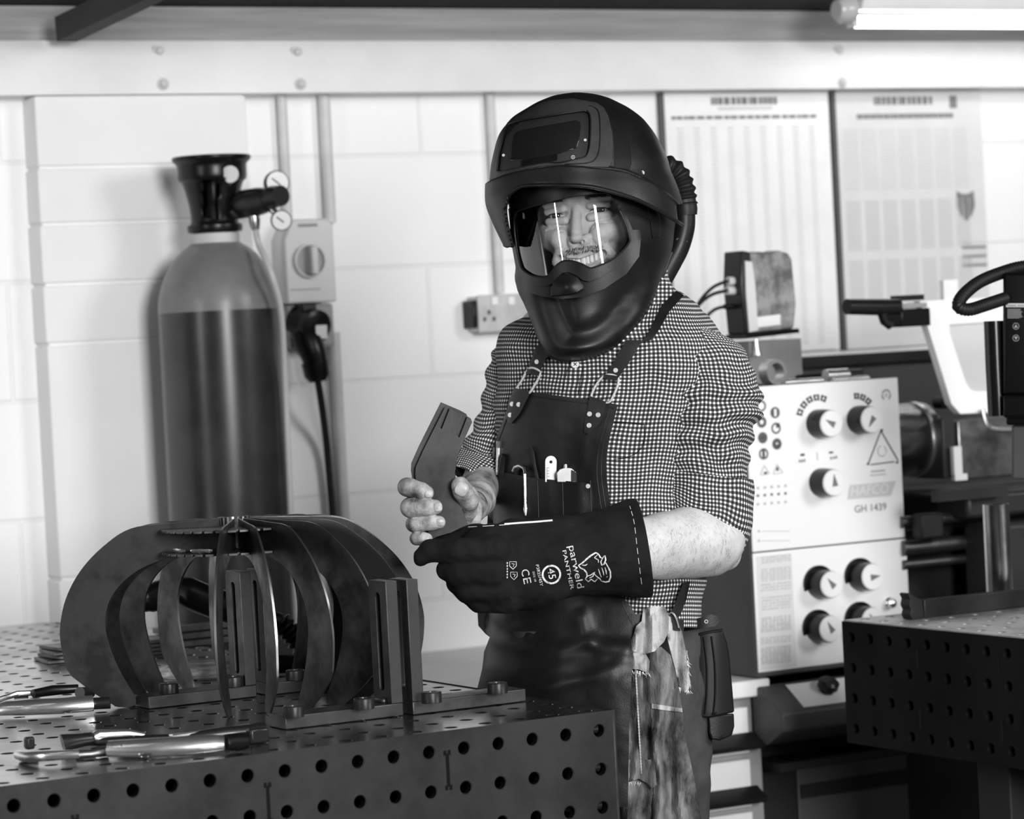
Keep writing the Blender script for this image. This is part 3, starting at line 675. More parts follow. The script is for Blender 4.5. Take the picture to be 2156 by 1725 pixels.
# regulator
M_brass = mat('regulator_chrome', .35, .25, .9)
YR = YC-.02
rg = thing('gas_regulator', 'dark pressure regulator with two round gauges on the gas cylinder valve', 'pressure regulator', W(545, 430, YR))
make('inlet', MB().tube([W(470, 447, YC), W(500, 447, YR), W(520, 445, YR-.01)], [.010, .013, .013], 14), M_brass, parent=rg)
make('body', MB().tube([W(504, 437, YR), W(515, 430, YR-.01), W(545, 424, YR-.03), W(566, 420, YR-.05)], [.020, .027, .026, .022], 24), M_dkh, parent=rg)
make('adjusting_knob', MB().tube([W(562, 420, YR-.05), W(575, 415, YR-.065), W(592, 412, YR-.085)], [.019, .021, .019], 24), M_black, parent=rg)
def gauge(x, y, r, ax, Y):
    P = W(x, y, Y); make('gauge_case', MB().turn([(r*.9, -.012), (r, -.006), (r, .006), (r*.94, .008)], P, ax, 32), M_dkh, parent=rg)
    make('gauge_face', MB().turn([(r*.88, .008), (r*.88, .0092)], P, ax, 32), M_white, parent=rg)
    A = Vector(ax).normalized(); u = A.cross(Vector((0, 0, 1))).normalized(); v = u.cross(A)
    nd = MB(); q = P+A*.0098; nd.tube([q-u*r*.2-v*r*.2, q+u*r*.45+v*r*.35], .0012, 6); make('needle', nd, M_black, parent=rg)
gauge(582, 386, .0235, (.35, -1, .1), YR-.02); gauge(592, 464, .0195, (.15, -1, -.05), YR-.05)
make('gauge_stem', MB().tube([W(575, 412, YR-.03), W(580, 395, YR-.02)], .007), M_brass, parent=rg)
make('gauge_stem', MB().tube([W(565, 432, YR-.04), W(585, 455, YR-.045)], .007), M_brass, parent=rg)
make('outlet', MB().tube([W(533, 440, YR-.02), W(536, 465, YR-.02), W(538, 484, YR-.02)], [.009, .011, .008], 12), M_brass, parent=rg)
hp = [W(538, 482, YR-.02), W(545, 515, YR-.03), W(560, 548, YR-.06), W(574, 585, YR-.07), (W(592, 660, YR-.05)), W(600, 800, YR-.02), W(607, 950, YR-.02), W(616, 1150, YR-.02), W(628, 1330, YR-.02), W(640, 1500, YR-.02)]
tag(make('gas_hose', MB().tube(spline(hp, 6), .0058, 10), mat('clear_hose', .55, .35)), 'pale gas hose running from the regulator down the right side of the cylinder', 'hose')
# ================================================================== drawer cabinet with worktop
def bx(x0, y0, x1, y1, b):     # pixel box on a wall-parallel plane -> a0, a1, z0, z1
    xm, ym = (x0+x1)/2, (y0+y1)/2
    return hb(x0, ym, b)[0], hb(x1, ym, b)[0], hb(xm, y1, b)[1], hb(xm, y0, b)[1]
CB = 4.60; WT = hb(1575, 1434, CB-.02)[1]
aE = hb(1608, 1440, CB)[0]; aS = 2.56
cab = thing('drawer_cabinet', 'white drawer cabinet with dark handles behind the worker, left of the lathe', 'cabinet', TF(aE-.4, CB+.25, 0), TH)
make('carcass', MB(TF).box(aE-.75, aE-.004, CB+.012, CB+.55, 0.0, WT-.031), M_plastic_g, parent=cab, bevel=.002)
zz = WT-.05; ar = hb(1572, 1550, CB)[0]
for k, (y0, y1) in enumerate(((1490, 1592), (1600, 1706), (1712, 1815), (1820, 1925))):
    _, _, z0, z1 = bx(1500, y0, 1572, y1, CB)
    d_ = make('drawer', MB(TF).box(aE-.70, ar, CB-.008, CB+.011, z0+.002, z1-.002), M_white, parent=cab, bevel=.002)
    h_ = MB(TF); h_.prism([(CB-.009, z0+.008), (CB-.040, z0+.012), (CB-.042, z0+.020), (CB-.009, z0+.040)], aE-.70, ar+.012, axes=(1, 2, 0)); PM.setdefault(d_.name, PM[cab.name])
    hh = recalc(make('handle', h_, M_dkh, parent=d_, bevel=.002))
tag(make('worktop', MB(TF).box(aS, aE, CB-.02, WB-.002, WT-.03, WT), mat('pale_worktop', .85, .5, c2=.78, scale=4), bevel=.003), 'pale worktop along the wall behind the worker', 'worktop')
# ================================================================== lathe
LB = 4.577
M_lg = mat('lathe_grey', .085, .45, c2=.07, scale=4); M_lp = mat('lathe_panel', .80, .35); M_ld = mat('lathe_dark', .025, .5, c2=.015); M_ink = mat('panel_ink', .03, .6); M_inkg = mat('panel_grey_ink', .42, .6)
aL, _ = hb(1584, 1165, LB); aR, _ = hb(1902, 1050, LB); _, zT = hb(1750, 804, LB); _, zB = hb(1700, 1405, LB); _, zS = hb(1745, 1149, LB)
la = thing('lathe', 'metalworking lathe with a white control panel of round knobs, right of the worker', 'lathe', TF(aL+.6, LB+.4, 0), TH)
make('headstock', MB(TF).box(aL, aR-.002, LB+.004, LB+.52, zB-.010, zT-.004), M_lg, parent=la, bevel=.006)
pnl = make('control_panel', MB(TF).box(aL+.001, aR, LB-.0005, LB+.003, zS+.0012, zT), M_lp, parent=la, bevel=.002)
pnl2 = make('lower_panel', MB(TF).box(aL+.001, aR+.002, LB-.0005, LB+.003, zB, zS-.0012), M_lp, parent=la, bevel=.002)
def PB(x, y, b=LB-.0012): a, z = hb(x, y, b); return a, z
def knob(x, y, ptr, base=False, vis=True):
    a, z = PB(x, y, LB); h = .040; r = .0255
    k = make('knob', MB(TF).turn([(r, 0), (r*1.02, .012), (r*.96, h)], (a, LB-.0008, z), (0, -1, 0), 36), M_black, parent=la)
    make('knob_cap', MB(TF).turn([(r*.94, h), (r*.94, h+.002), (r*.88, h+.004)], (a, LB-.0008, z), (0, -1, 0), 36), M_chrome if False else mat('knob_cap_white', .75, .3), parent=k)
    t = math.radians(ptr); c, s = math.cos(t), math.sin(t); m = MB(TF); m.prism([(a+c*.016, z+s*.016), (a-c*.006-s*.006, z-s*.006+c*.006), (a-c*.006+s*.006, z-s*.006-c*.006)], LB-.0008-h-.0052, LB-.0008-h-.004, axes=(0, 2, 1)); make('pointer', m, mat('pointer_grey', .15, .5), parent=k)
    if base:
        bb = MB(TF); pts = [(math.cos(q), math.sin(q)) for q in np.linspace(math.radians(20), math.radians(200), 16)]
        bb.prism([(a+.033*p[0], z+.033*p[1]) for p in pts]+[(a+.026*p[0], z+.026*p[1]) for p in pts[::-1]], LB-.006, LB-.0008, axes=(0, 2, 1)); make('knob_shroud', recalc_mb(bb), M_black, parent=la)
def recalc_mb(m): return m
knob(1721, 892, 150); knob(1806, 884, 235); knob(1727, 1016, 95); knob(1722, 1229, 130, True); knob(1808, 1213, 5, True); knob(1720, 1322, 120, True); knob(1808, 1305, 120, True)
# printed marks
dk = MB(TF); gr = MB(TF)
def dab(m, x, y, w, h, rot=0):
    a, z = PB(x, y); k = 5.55/F_PX*1.16; kz = 5.55/F_PX; c, s = math.cos(rot), math.sin(rot)
    P = [(sx*w/2, sy*h/2) for sx, sy in ((-1, -1), (1, -1), (1, 1), (-1, 1))]
    m.prism([(a+(p[0]*c-p[1]*s)*k, z+(p[0]*s+p[1]*c)*kz) for p in P], LB-.0012, LB-.0002, axes=(0, 2, 1))
for cx_, cy_, t0, t1, cnt in ((1722, 888, 168, 62, 5), (1803, 885, 98, 42, 3)):
    for k in range(cnt):
        for e in (-.32, .32):
            t = math.radians(t0+(t1-t0)*(k+.5+e*.8)/cnt); dab(dk, cx_+46*math.cos(t)*.88, cy_-51*math.sin(t), 4, 13, t-math.pi/2)
        for e in (4.5, -4.5): 
            t = math.radians(t0+(t1-t0)*(k+.5)/cnt); dab(dk, cx_+(46+e)*math.cos(t)*.88, cy_-(51+e)*math.sin(t), 11, 3, t-math.pi/2)
def ringm(m, x, y, r0, r1, t0=0, t1=360, n=24):
    a, z = PB(x, y); k = 5.55/F_PX; q = [math.radians(t0+(t1-t0)*i/n) for i in range(n+1)]
    P = [(a+math.cos(t)*r1*k, z+math.sin(t)*r1*k) for t in q]; Q = [(a+math.cos(t)*r0*k, z+math.sin(t)*r0*k) for t in q]
    A = [m.pt((p[0], LB-.0012, p[1])) for p in P]; B = [m.pt((p[0], LB-.0012, p[1])) for p in Q]
    for i in range(n): m.f.append([A[i], A[i+1], B[i+1], B[i]])
mid = MB(TF)
for x, y, r0 in ((1603, 855, 8), (1604, 889, 5), (1606, 922, 2), (1608, 956, 8), (1632, 869, 8), (1634, 902, 8), (1636, 935, 3)): ringm(mid, x, y, r0, 12)
for x, y, w, h in ((1604, 889, 0, 0), (1606, 922, 10, 6), (1608, 956, 6, 16), (1628, 869, 4, 14), (1637, 869, 3, 14), (1638, 896, 8, 10), (1636, 940, 14, 8)):
    if w: dab(mid, x, y, w, h)
def tri(m, pts, w):
    for p, q in zip(pts, pts[1:]+pts[:1]):
        d = Vector((q[0]-p[0], q[1]-p[1])); L = d.length; dab(m, (p[0]+q[0])/2, (p[1]+q[1])/2, L*.98 if abs(d.x) < abs(d.y) else L*.87, w, math.atan2(-d.y*1.0, d.x*1.13))
tri(dk, [(1857, 905), (1827, 977), (1890, 974)], 2.5); tri(gr, [(1610, 980), (1601, 1000), (1620, 999)], 1.5); tri(gr, [(1637, 978), (1628, 998), (1648, 997)], 1.5)
dab(mid, 1612, 996, 7, 5); dab(mid, 1637, 988, 5, 8)
for p in ((1857, 906), (1828, 977), (1889, 974)): dab(dk, p[0], p[1], 5, 5)
ringm(gr, 1857, 950, 10, 12.5, 100, 320); ringm(gr, 1857, 950, 10, 12.5, -20, 60); ringm(mid, 1866, 832, 9.5, 12, 20, 160); ringm(mid, 1866, 832, 9.5, 12, 170, 235); ringm(mid, 1866, 832, 9.5, 12, 305, 370); ringm(gr, 1866, 832, 2, 4)
for x, y, w, h, m in ((1690, 958, 9, 5, dk), (1684, 971, 3, 6, mid), (1689, 971, 3, 6, mid), (1694, 970, 3, 6, mid), (1721, 961, 2, 16, gr), (1750, 953, 9, 4, dk), (1750, 965, 3, 6, mid), (1756, 964, 3, 6, mid), (1761, 963, 3, 6, mid), (1849, 992, 32, 4, gr), (1849, 1000, 36, 2.5, gr)): dab(m, x, y, w, h)
for j, y in enumerate((1028, 1044, 1062)):
    for k in range(5): dab(gr if j != 1 else mid, 1596+14.5*k, y-k*1.2, 5, 5)
# plate with outlined lettering, model number and data plate
pp = MB(TF); pts = [PB(x, y, LB-.0009) for x, y in ((1784, 1052), (1876, 1044), (1886, 1013), (1789, 1022))]; pp.prism(pts, LB-.0012, LB-.0002, axes=(0, 2, 1)); make('name_plate', recalc(make('x', pp, mat('name_plate_grey', .55, .5), parent=la)) and pp, mat('name_plate_grey', .55, .5), parent=la) if False else make('name_plate', pp, mat('name_plate_grey', .55, .5), parent=la)
a_, z_ = PB(1790, 1045, LB-.0016)
nm = MB(TF); add_text(nm, 'HAFCO', .030, lambda u, v: (a_+u*.85+v*.15, LB-.0016, z_+v*.85)); make('plate_lettering', nm, mat('plate_lettering_pale', .72, .5), parent=la, smooth=False)
a_, z_ = PB(1799, 1080)
nm = MB(TF); add_text(nm, 'GH 1439', .0190, lambda u, v: (a_+u*1.02, LB-.0014, z_+v)); make('model_number', nm, mat('model_ink', .12, .5), parent=la, smooth=False)
for j in range(2):
    for k in range(9): dab(gr, 1600+k*7.5 if k else 1598, (1119, 1139)[j], 5 if k == 0 else 7, 1.2 if k else 4)
for y0, y1, n_ in ((1175, 1190, 3), (1200, 1228, 6), (1232, 1250, 3), (1260, 1290, 5), (1302, 1334, 9), (1345, 1360, 3), (1366, 1402, 10)):
    for j in range(n_):
        y = y0+(y1-y0)*j/n_
        for k in range(8): dab(gr, 1606+8*k*(1.0)+random.uniform(-1, 1), y-k*.8, random.uniform(4, 8.5), 2.2)
bgp = MB(TF); x0, x1, z0, z1 = bx(1597, 1168, 1672, 1408, LB-.0008); bgp.box(x0, x1, LB-.0009, LB, z0, z1); make('data_plate', bgp, mat('data_plate', .66, .5), parent=la)
make('dark_marks', dk, M_ink, parent=la, smooth=False)['kind'] = 'stuff'; make('grey_marks', gr, M_inkg, parent=la, smooth=False)['kind'] = 'stuff'; make('symbol_marks', mid, mat('symbol_ink', .10, .6), parent=la, smooth=False)['kind'] = 'stuff'
a, z = PB(1869, 1270, LB); make('indicator_lamp', MB(TF).turn([(.011, 0), (.011, .006), (.008, .010), (.008, .016), (.002, .020)], (a, LB-.0005, z), (0, -1, 0), 24), M_chrome, parent=la)
# control ledge
ledge = MB(TF); a0_ = hb(1628, 1470, 4.53)[0]; 
prof = [(LB+.02, .742), (LB-.004, .742), (4.505, .700), (4.505, .668), (4.56, .640), (LB+.02, .640)]
a1_ = aR+1.3
ledge.prism(prof, a0_, a1_, axes=(1, 2, 0)); make('control_ledge', recalc(make('tmp', ledge, M_lg, parent=la)) and ledge, M_lg, parent=la) if False else recalc(make('control_ledge', ledge, M_lg, parent=la, bevel=.004))
def onledge(a, t, up=.0015):      # t 0 at the panel, 1 at the front edge
    b = LB-.006+(4.507-LB+.006)*t; return (a, b, .742-.042*t*1.0+up)
lab = MB(TF); aa = [hb(1672, 1440, 4.54)[0], aR+.0]
i = lab.pts([onledge(aa[0], .05), onledge(aa[1], .05), onledge(aa[1], .9), onledge(aa[0], .9)]); lab.f.append(i); make('ledge_label', lab, M_lp, parent=la, smooth=False)
kk = hb(1738, 1430, 4.545)[0]; P = onledge(kk, .42, 0); make('stop_button', MB(TF).turn([(.013, 0), (.013, .008), (.019, .010), (.019, .020), (.014, .024)], P, (0, -.5, .86), 28), M_dkh, parent=la)
# pedestal
make('pedestal', MB(TF).box(aE+.012, aR+.02, LB+.10, LB+.62, 0, zB-.012), mat('pedestal_paint', .022, .5), parent=la, bevel=.004)
x0, x1, z0, z1 = bx(1678, 1580, 1910, 1728, LB+.095); make('tail_pedestal', MB(TF).box(aR+.022, aR+1.4, LB+.14, LB+.60, 0, .584), M_ld, parent=la, bevel=.004)
make('pedestal_door', MB(TF).box(x0, x1, LB+.092, LB+.099, z0-.25, z1), mat('door_grey', .10, .5), parent=la, bevel=.002)
make('door_strip', MB(TF).box(x0+.004, x1-.004, LB+.088, LB+.0915, z1-.075, z1-.050), mat('strip_dark', .025, .5), parent=la)
make('oil_tray', MB(TF).box(aE+.012, aR+1.3, LB+.0, LB+.62, .585, .60), M_ld, parent=la)
# spindle, chuck, bed, carriage
bs = LB+.20; zs_ = hb(1925, 925, bs)[1]; ac_ = hb(1946, 925, bs)[0]-aR
make('spindle_nose', MB(TF).turn([(.070, 0), (.070, ac_-.006), (.066, ac_), (.02, ac_)], (aR-.002, bs, zs_), (1, 0, 0), 48), mat('chuck_steel', .45, .25, 1.0, c2=.3, scale=10), parent=la)
make('backplate', MB(TF).turn([(.0725, ac_-.030), (.0725, ac_-.022)], (aR-.002, bs, zs_), (1, 0, 0), 48), M_chrome, parent=la)
M_bed = mat('bed_iron', .04, .45, .6)
make('bed', MB(TF).box(aR-.05, aR+1.5, bs-.13, bs+.13, zs_-.30, zs_-.155), M_bed, parent=la, bevel=.006)
make('bed_way', MB(TF).box(aR, aR+1.5, bs-.10, bs-.06, zs_-.154, zs_-.145), M_steel, parent=la, bevel=.003)
make('carriage', MB(TF).box(aR+.10, aR+.60, bs-.26, bs+.15, zs_-.14, zs_-.095), M_bed, parent=la, bevel=.008)
make('apron_box', MB(TF).box(aR+.13, aR+.55, bs-.30, bs-.20, zs_-.42, zs_-.15), M_ld, parent=la, bevel=.01)
x0, x1, z0, z1 = bx(2012, 880, 2150, 1005, bs-.05); make('cross_slide_guard', MB(TF).box(x0, x1+.05, bs-.06, bs-.04, z0, z1), mat('worn_guard', .35, .35, .9, c2=.12, scale=9, lo=.35, hi=.6), parent=la, bevel=.003)
x0, x1, z0, z1 = bx(2002, 940, 2019, 1012, bs-.10); g_ = MB(TF); g_.box(x0, x1, bs-.11, bs-.10, z0, z1); g_.box(x0, x1+.010, bs-.111, bs-.10, z0, z0+.012); make('rule_bracket', g_, M_plastic_l, parent=la)
x0, x1, z0, z1 = bx(1982, 880, 2010, 1008, bs-.085); make('tool_post', MB(TF).box(x0, x1, bs-.09, bs+.0, z0, z1), M_ld, parent=la, bevel=.004)
pth = spline([PBb for PBb in [(hb(2068, 862, bs-.12)[0], bs-.12, hb(2068, 862, bs-.12)[1]), (hb(2078, 895, bs-.12)[0], bs-.12, hb(2078, 895, bs-.12)[1]), (hb(2098, 905, bs-.12)[0], bs-.12, hb(2098, 905, bs-.12)[1]), (hb(2160, 904, bs-.12)[0], bs-.12, hb(2160, 904, bs-.12)[1])]], 6)
make('coolant_pipe', MB(TF).tube(pth, .005, 10), M_chrome, parent=la)
for x, y in ((1966, 848), (1966, 950)):
    a, z = hb(x, y, bs+.02); make('stud', MB(TF).turn([(.012, 0), (.012, .03)], (a, bs+.01, z), (0, -1, 0), 20), M_ld, parent=la)
x0, x1, z0, z1 = bx(1915, 1030, 2115, 1053, bs-.28); make('feed_rail', MB(TF).box(aR+.01, x1, bs-.29, bs-.27, z0, z1), M_ld, parent=la)
for y, r in ((1095, .011), (1150, .014), (1185, .009)):
    a, z = hb(1950, y, bs-.2); make('feed_shaft', MB(TF).cyl((aR-.01, bs-.2, z), (aR+1.4, bs-.2, z), r, n=16), M_steel, parent=la)
x0, x1, z0, z1 = bx(1925, 1080, 1975, 1135, bs-.22); make('gear_lever_box', MB(TF).box(x0, x1, bs-.24, bs-.21, z0, z1), M_ld, parent=la, bevel=.006)
# splash guard behind
SB = LB+.62
zg = hb(1800, 755, SB)[1]; make('splash_guard', MB(TF).box(aL+.04, aR+1.6, SB, SB+.004, .62, zg), mat('splash_grey', .085, .5, c2=.07, scale=3), parent=la)
make('guard_rim', MB(TF).box(hb(1680, 755, SB)[0], aR+1.6, SB-.02, SB-.001, zg-.014, zg+.010), M_ld, parent=la, bevel=.003)
# hinged chuck guard: white frame and clear pane
GB = LB+.10
fo = [(1937, 634), (2230, 618), (2250, 862), (2022, 872), (2003, 850), (1985, 790)]
fi = [(2000, 684), (2180, 672), (2190, 800), (2170, 822), (2056, 824), (2044, 820), (2034, 806), (2000, 700)]
fr = MB(TF); vs = [Vector(PB(x, y, GB)) for x, y in fo]; ws_ = [Vector(PB(x, y, GB)) for x, y in fi]
ed = [(k, (k+1) % len(vs)) for k in range(len(vs))]+[(len(vs)+k, len(vs)+(k+1) % len(ws_)) for k in range(len(ws_))]
rv, re, rf_, *_ = delaunay_2d_cdt(vs+ws_, ed, [], 1, 1e-6)
A_ = [fr.pt((p.x, GB, p.y)) for p in rv]; B_ = [fr.pt((p.x, GB+.02, p.y)) for p in rv]; cnt = {}
for f in rf_:
    c = sum((rv[k] for k in f), Vector((0, 0)))/len(f)
    if inside(c, ws_): continue
    fr.f.append([A_[k] for k in f]); fr.f.append([B_[k] for k in f][::-1])
    for k in range(len(f)): cnt[(f[k], f[(k+1) % len(f)])] = 1
for (i, j) in list(cnt):
    if (j, i) not in cnt: fr.f.append([A_[j], A_[i], B_[i], B_[j]])
recalc(make('chuck_guard_frame', fr, mat('guard_white', .85, .4), parent=la, sharp=30, bevel=.001))
M_pane = mat('guard_pane', .8, .35); nt, b_ = nodes_of(M_pane); b_.inputs['Transmission Weight'].default_value = .45; b_.inputs['IOR'].default_value = 1.1
pn = MB(TF); pn.prism([tuple(p) for p in ws_], GB+.008, GB+.011, axes=(0, 2, 1)); recalc(make('guard_pane', pn, M_pane, parent=la, smooth=False))
# machine lamp reaching in from the guard
t = la
def Q(x, y, b=GB-.02): a, z = hb(x, y, b); return TF(a, b, z)
ml = thing('machine_lamp', 'dark cylindrical machine lamp pointing left in front of the wall charts', 'lamp', Q(1850, 655))
make('lamp_tube', MB().tube([Q(1783, 646), Q(1850, 647), Q(1892, 646)], [.0145, .0155, .0145], 20), M_dkh, parent=ml)
make('lamp_bracket', MB().tube([Q(1858, 660), Q(1862, 676), Q(1875, 684)], [.010, .009, .010], 12), M_dkh, parent=ml)
x0, x1, z0, z1 = bx(1884, 650, 1946, 688, GB-.01); make('lamp_block', MB(TF).box(x0, x1, GB-.03, GB+.02, z0, z1), M_black, parent=ml, bevel=.003)
make('lamp_top', MB(TF).box(x0, x1-.01, GB-.035, GB-.0, z1+.001, z1+.010), M_plastic_g, parent=ml, bevel=.002)
x0, x1, z0, z1 = bx(1878, 622, 1932, 629, GB+.01); make('lamp_clip', MB(TF).box(x0, x1, GB-.01, GB+.015, z0-.004, z1), M_dkh, parent=ml)
x0, x1, z0, z1 = bx(1976, 590, 2006, 630, GB+.02); tag(make('folded_card', MB(TF).box(x0, x1, GB+.004, GB+.016, z0-.002, z1), M_white), 'small white card standing on top of the white chuck guard', 'card')
# digital readout head with cables
DB = LB+.28
dr = thing('readout_display', 'worn digital readout box turned side-on above the lathe, with cables at its left', 'display', TF(*([hb(1615, 712, DB)[0], DB, hb(1615, 712, DB)[1]])), TH)
def dpx(x, y, b=DB): a, z = hb(x, y, b); return (a, z)
face = [dpx(*p) for p in ((1583, 700), (1672, 692), (1677, 640), (1668, 545), (1660, 533), (1640, 527), (1620, 533), (1600, 530), (1577, 531), (1580, 600))]
recalc(make('case', MB(TF).prism(face, DB, DB+.05, axes=(0, 2, 1)), mat('worn_case', .30, .4, c2=.10, scale=22, lo=.42, hi=.6), parent=dr, bevel=.004, sharp=50))
fb = [dpx(*p) for p in ((1566, 704), (1584, 700), (1580, 600), (1577, 531), (1558, 528), (1556, 600))]
recalc(make('screen_bezel', MB(TF).prism(fb, DB-.006, DB+.055, axes=(0, 2, 1)), M_dkh, parent=dr, bevel=.003))
sc_ = [dpx(*p) for p in ((1572, 700), (1590, 696), (1584, 600), (1577, 552), (1563, 550), (1565, 620))]
recalc(make('edge_strip', MB(TF).prism(sc_, DB-.010, DB-.0065, axes=(0, 2, 1)), M_plastic_l, parent=dr))
ls = [dpx(*p) for p in ((1592, 668), (1642, 662), (1642, 684), (1593, 690))]; recalc(make('label', MB(TF).prism(ls, DB-.002, DB-.0003, axes=(0, 2, 1)), M_white, parent=dr))
bs_ = [dpx(*p) for p in ((1562, 714), (1676, 701), (1674, 692), (1562, 704))]; recalc(make('base_rim', MB(TF).prism(bs_, DB-.012, DB+.055, axes=(0, 2, 1)), M_black, parent=dr))
def DQ(x, y, b=DB+.02): a, z = hb(x, y, b); return TF(a, b, z)
for i_, pt in enumerate(([(1556, 592), (1532, 592), (1500, 606), (1470, 640), (1450, 690)], [(1556, 612), (1530, 612), (1496, 622), (1466, 650), (1445, 700)], [(1556, 645), (1525, 646), (1500, 655), (1470, 690), (1450, 730)])):
    make('connector', MB().tube([DQ(*pt[0]), DQ(*pt[1])], .0085 if i_ < 2 else .005, 12), M_zinc if i_ < 2 else M_black, parent=dr); make('cable', MB().tube(spline([DQ(*p) for p in pt[1:]], 5), .0032, 8), M_rubber, parent=dr)
make('stand_block', MB(TF).box(*bx(1572, 716, 1682, 800, DB+.02)[:2], DB+.01, DB+.10, zT-.003, bx(1572, 716, 1682, 800, DB+.02)[3]), mat('stand_grey', .22, .5), parent=dr)
make('clamp_lever', MB().tube([DQ(1592, 714, DB-.01), DQ(1593, 735, DB-.01), DQ(1595, 748, DB-.01)], [.003, .005, .008], 12), M_chrome, parent=dr)
# loose tools on the headstock
def on_head(x, y, b, r): a, z = hb(x, y, b); return (a, b, zT-.004+r)
t1 = MB(TF); a, z = hb(1626, 766, LB+.10); t1.turn([(.0165, -.012), (.024, -.012), (.024, .012), (.0165, .012), (.0165, -.011)], (a, LB+.10, zT+.021), (.1, -1, .05), 32, cap0=False, cap1=False)
for q in (-.012, .012): pass
o = make('steel_sleeve', t1, M_chrome); tag(o, 'round steel sleeve lying on its side on top of the lathe headstock, nearest the worker', 'sleeve')
def rod(x0, y0, x1, y1, b, r, nm, lab, cat, m, zo=None):
    p = on_head(x0, y0, b, r+.0006); q = on_head(x1, y1, b, r+.0006); tag(make(nm, MB(TF).cyl(p, q, r, n=16), m), lab, cat, 'loose tools on the lathe')
rod(1612, 0, 1692, 0, LB+.03, .006, 'steel_rod', 'short bright rod at the front edge on top of the lathe, left one', 'rod', M_chrome)
rod(1712, 0, 1790, 0, LB+.035, .005, 'steel_rod', 'thin bright rod on top of the lathe, right one', 'rod', M_chrome)
ck = thing('chuck_key', 'dark chuck key with a ball end lying on top of the lathe', 'chuck key', TF(*on_head(1720, 0, LB+.09, .012)), TH)
p = on_head(1700, 0, LB+.09, .0125); q = on_head(1745, 0, LB+.09, .0125); make('socket', MB(TF).cyl(p, q, .012, .012, 16), M_chrome, parent=ck)
p2 = on_head(1746, 0, LB+.09, .0125); q2 = on_head(1775, 0, LB+.09, .0125); make('handle', MB(TF).cyl(p2, q2, .009, .009, 16), M_dkh, parent=ck)
p3 = on_head(1640, 0, LB+.15, .008); q3 = on_head(1690, 0, LB+.15, .008); tag(make('hex_bar', MB(TF).cyl(p3, q3, .009, n=6), M_dkh), 'short dark bar behind the rods on top of the lathe', 'bar')
# bucket on the tray
bk = MB(TF); a, z = hb(2040, 1150, bs-.05); 
bk = thing('bucket', 'grey plastic tub under the lathe bed, behind the upright steel tube', 'bucket', TF(a, bs+.0, .601), TH)
zt_ = hb(2040, 1095, bs-.05)[1]
make('tub', MB(TF).turn([(.070, .602), (.082, zt_-.03), (.088, zt_-.03), (.088, zt_-.005)], (a, bs-.0, 0), n=32, cap1=False), mat('tub_grey', .055, .4), parent=bk)
make('lid', MB(TF).turn([(.091, zt_-.012), (.091, zt_+.006), (.06, zt_+.008)], (a, bs-.0, 0), n=32), mat('tub_lid', .2, .4), parent=bk)
# ================================================================== on the right bench
BT = RZ+.0006
P0 = hz(1925, 1300, BT)
ang = MB(TF)
pb = hz(1945, 1303, BT); aB, bB = pb.dot(D1), pb.dot(D2)
steel_bar = thing('steel_angle_bar', 'dark flat steel bar with a torn end lying on the right bench', 'steel bar', TF(aB, bB, BT), TH)
make('bar', MB(TF).box(aB+.002, aB+.42, bB, bB+.008, BT, BT+.031), mat('dark_bar', .03, .45, .5, c2=.018), parent=steel_bar, bevel=.002)
jag = [(0, 0), (-.004, .008), (-.001, .016), (-.005, .024), (-.002, .034), (-.006, .042), (-.002, .044), (.006, .038), (.022, .031), (.024, 0)]
make('torn_end', recalc_mb(MB(TF).prism([(aB-.022+p[0], BT+p[1]) for p in jag], bB+.001, bB+.026, axes=(0, 2, 1))), mat('dark_bar', .055), parent=steel_bar, bevel=.001)
pt_ = hz(2106, 1266, BT); st = MB().turn([(.0215, 0), (.0225, .001), (.0225, .165), (.0205, .165), (.0205, .01), (.0205, 0.0)], pt_, n=40, cap0=False, cap1=False)
tag(make('steel_tube', st, mat('tube_steel', .5, .25, 1.0, c2=.22, scale=30, stretch=(1, 1, .3))), 'short bright steel tube standing upright on the right bench', 'tube')
# magnetic drill, cut by the picture edge
YD = 4.93
def DW(x, y, dy=0): return W(x, y, YD+dy)
dl = thing('magnetic_drill', 'black magnetic drill with a corrugated hose loop at the right picture edge', 'drill', hz(2230, 1300, BT))
def DBox(x0, y0, x1, y1, d0, d1, nm, m, bev=.004):
    p = [DW(x, y, d-(x-2112)*.0003) for d in (d0, d1) for x, y in ((x0, y1), (x1, y1), (x1, y0), (x0, y0))]; mb = MB(); i = mb.pts(p)
    for q in ((0, 1, 2, 3), (7, 6, 5, 4), (0, 4, 5, 1), (1, 5, 6, 2), (2, 6, 7, 3), (3, 7, 4, 0)): mb.f.append([i[k] for k in q])
    return recalc(make(nm, mb, m, parent=dl, bevel=bev))
DBox(2112, 574, 2290, 832, 0, .10, 'motor_housing', M_black, .005)
DBox(2112, 832, 2290, 880, -.005, .11, 'gearbox', M_black, .004)
DBox(2118, 872, 2260, 895, .01, .09, 'lower_plate', M_black)
make('side_cylinder', MB().tube([DW(2093, 676, .03), DW(2097, 780, .03), DW(2102, 876, .03)], .0165, 32), mat('drill_gloss', .006, .2, spec=.5), parent=dl)
DBox(2200, 890, 2300, 1290, .02, .10, 'column', M_ld)
DBox(2130, 895, 2200, 1010, .03, .09, 'arbor_housing', M_lg)
hz_ = [DW(2230, 560, .04), DW(2156, 562, .03), DW(2110, 574, .02), DW(2062, 594, .0), DW(2028, 622, -.02), DW(2018, 645, -.03), DW(2040, 652, -.03), DW(2075, 642, -.02), DW(2118, 628, 0)]
hp_ = spline(hz_, 14); N_ = len(hp_)
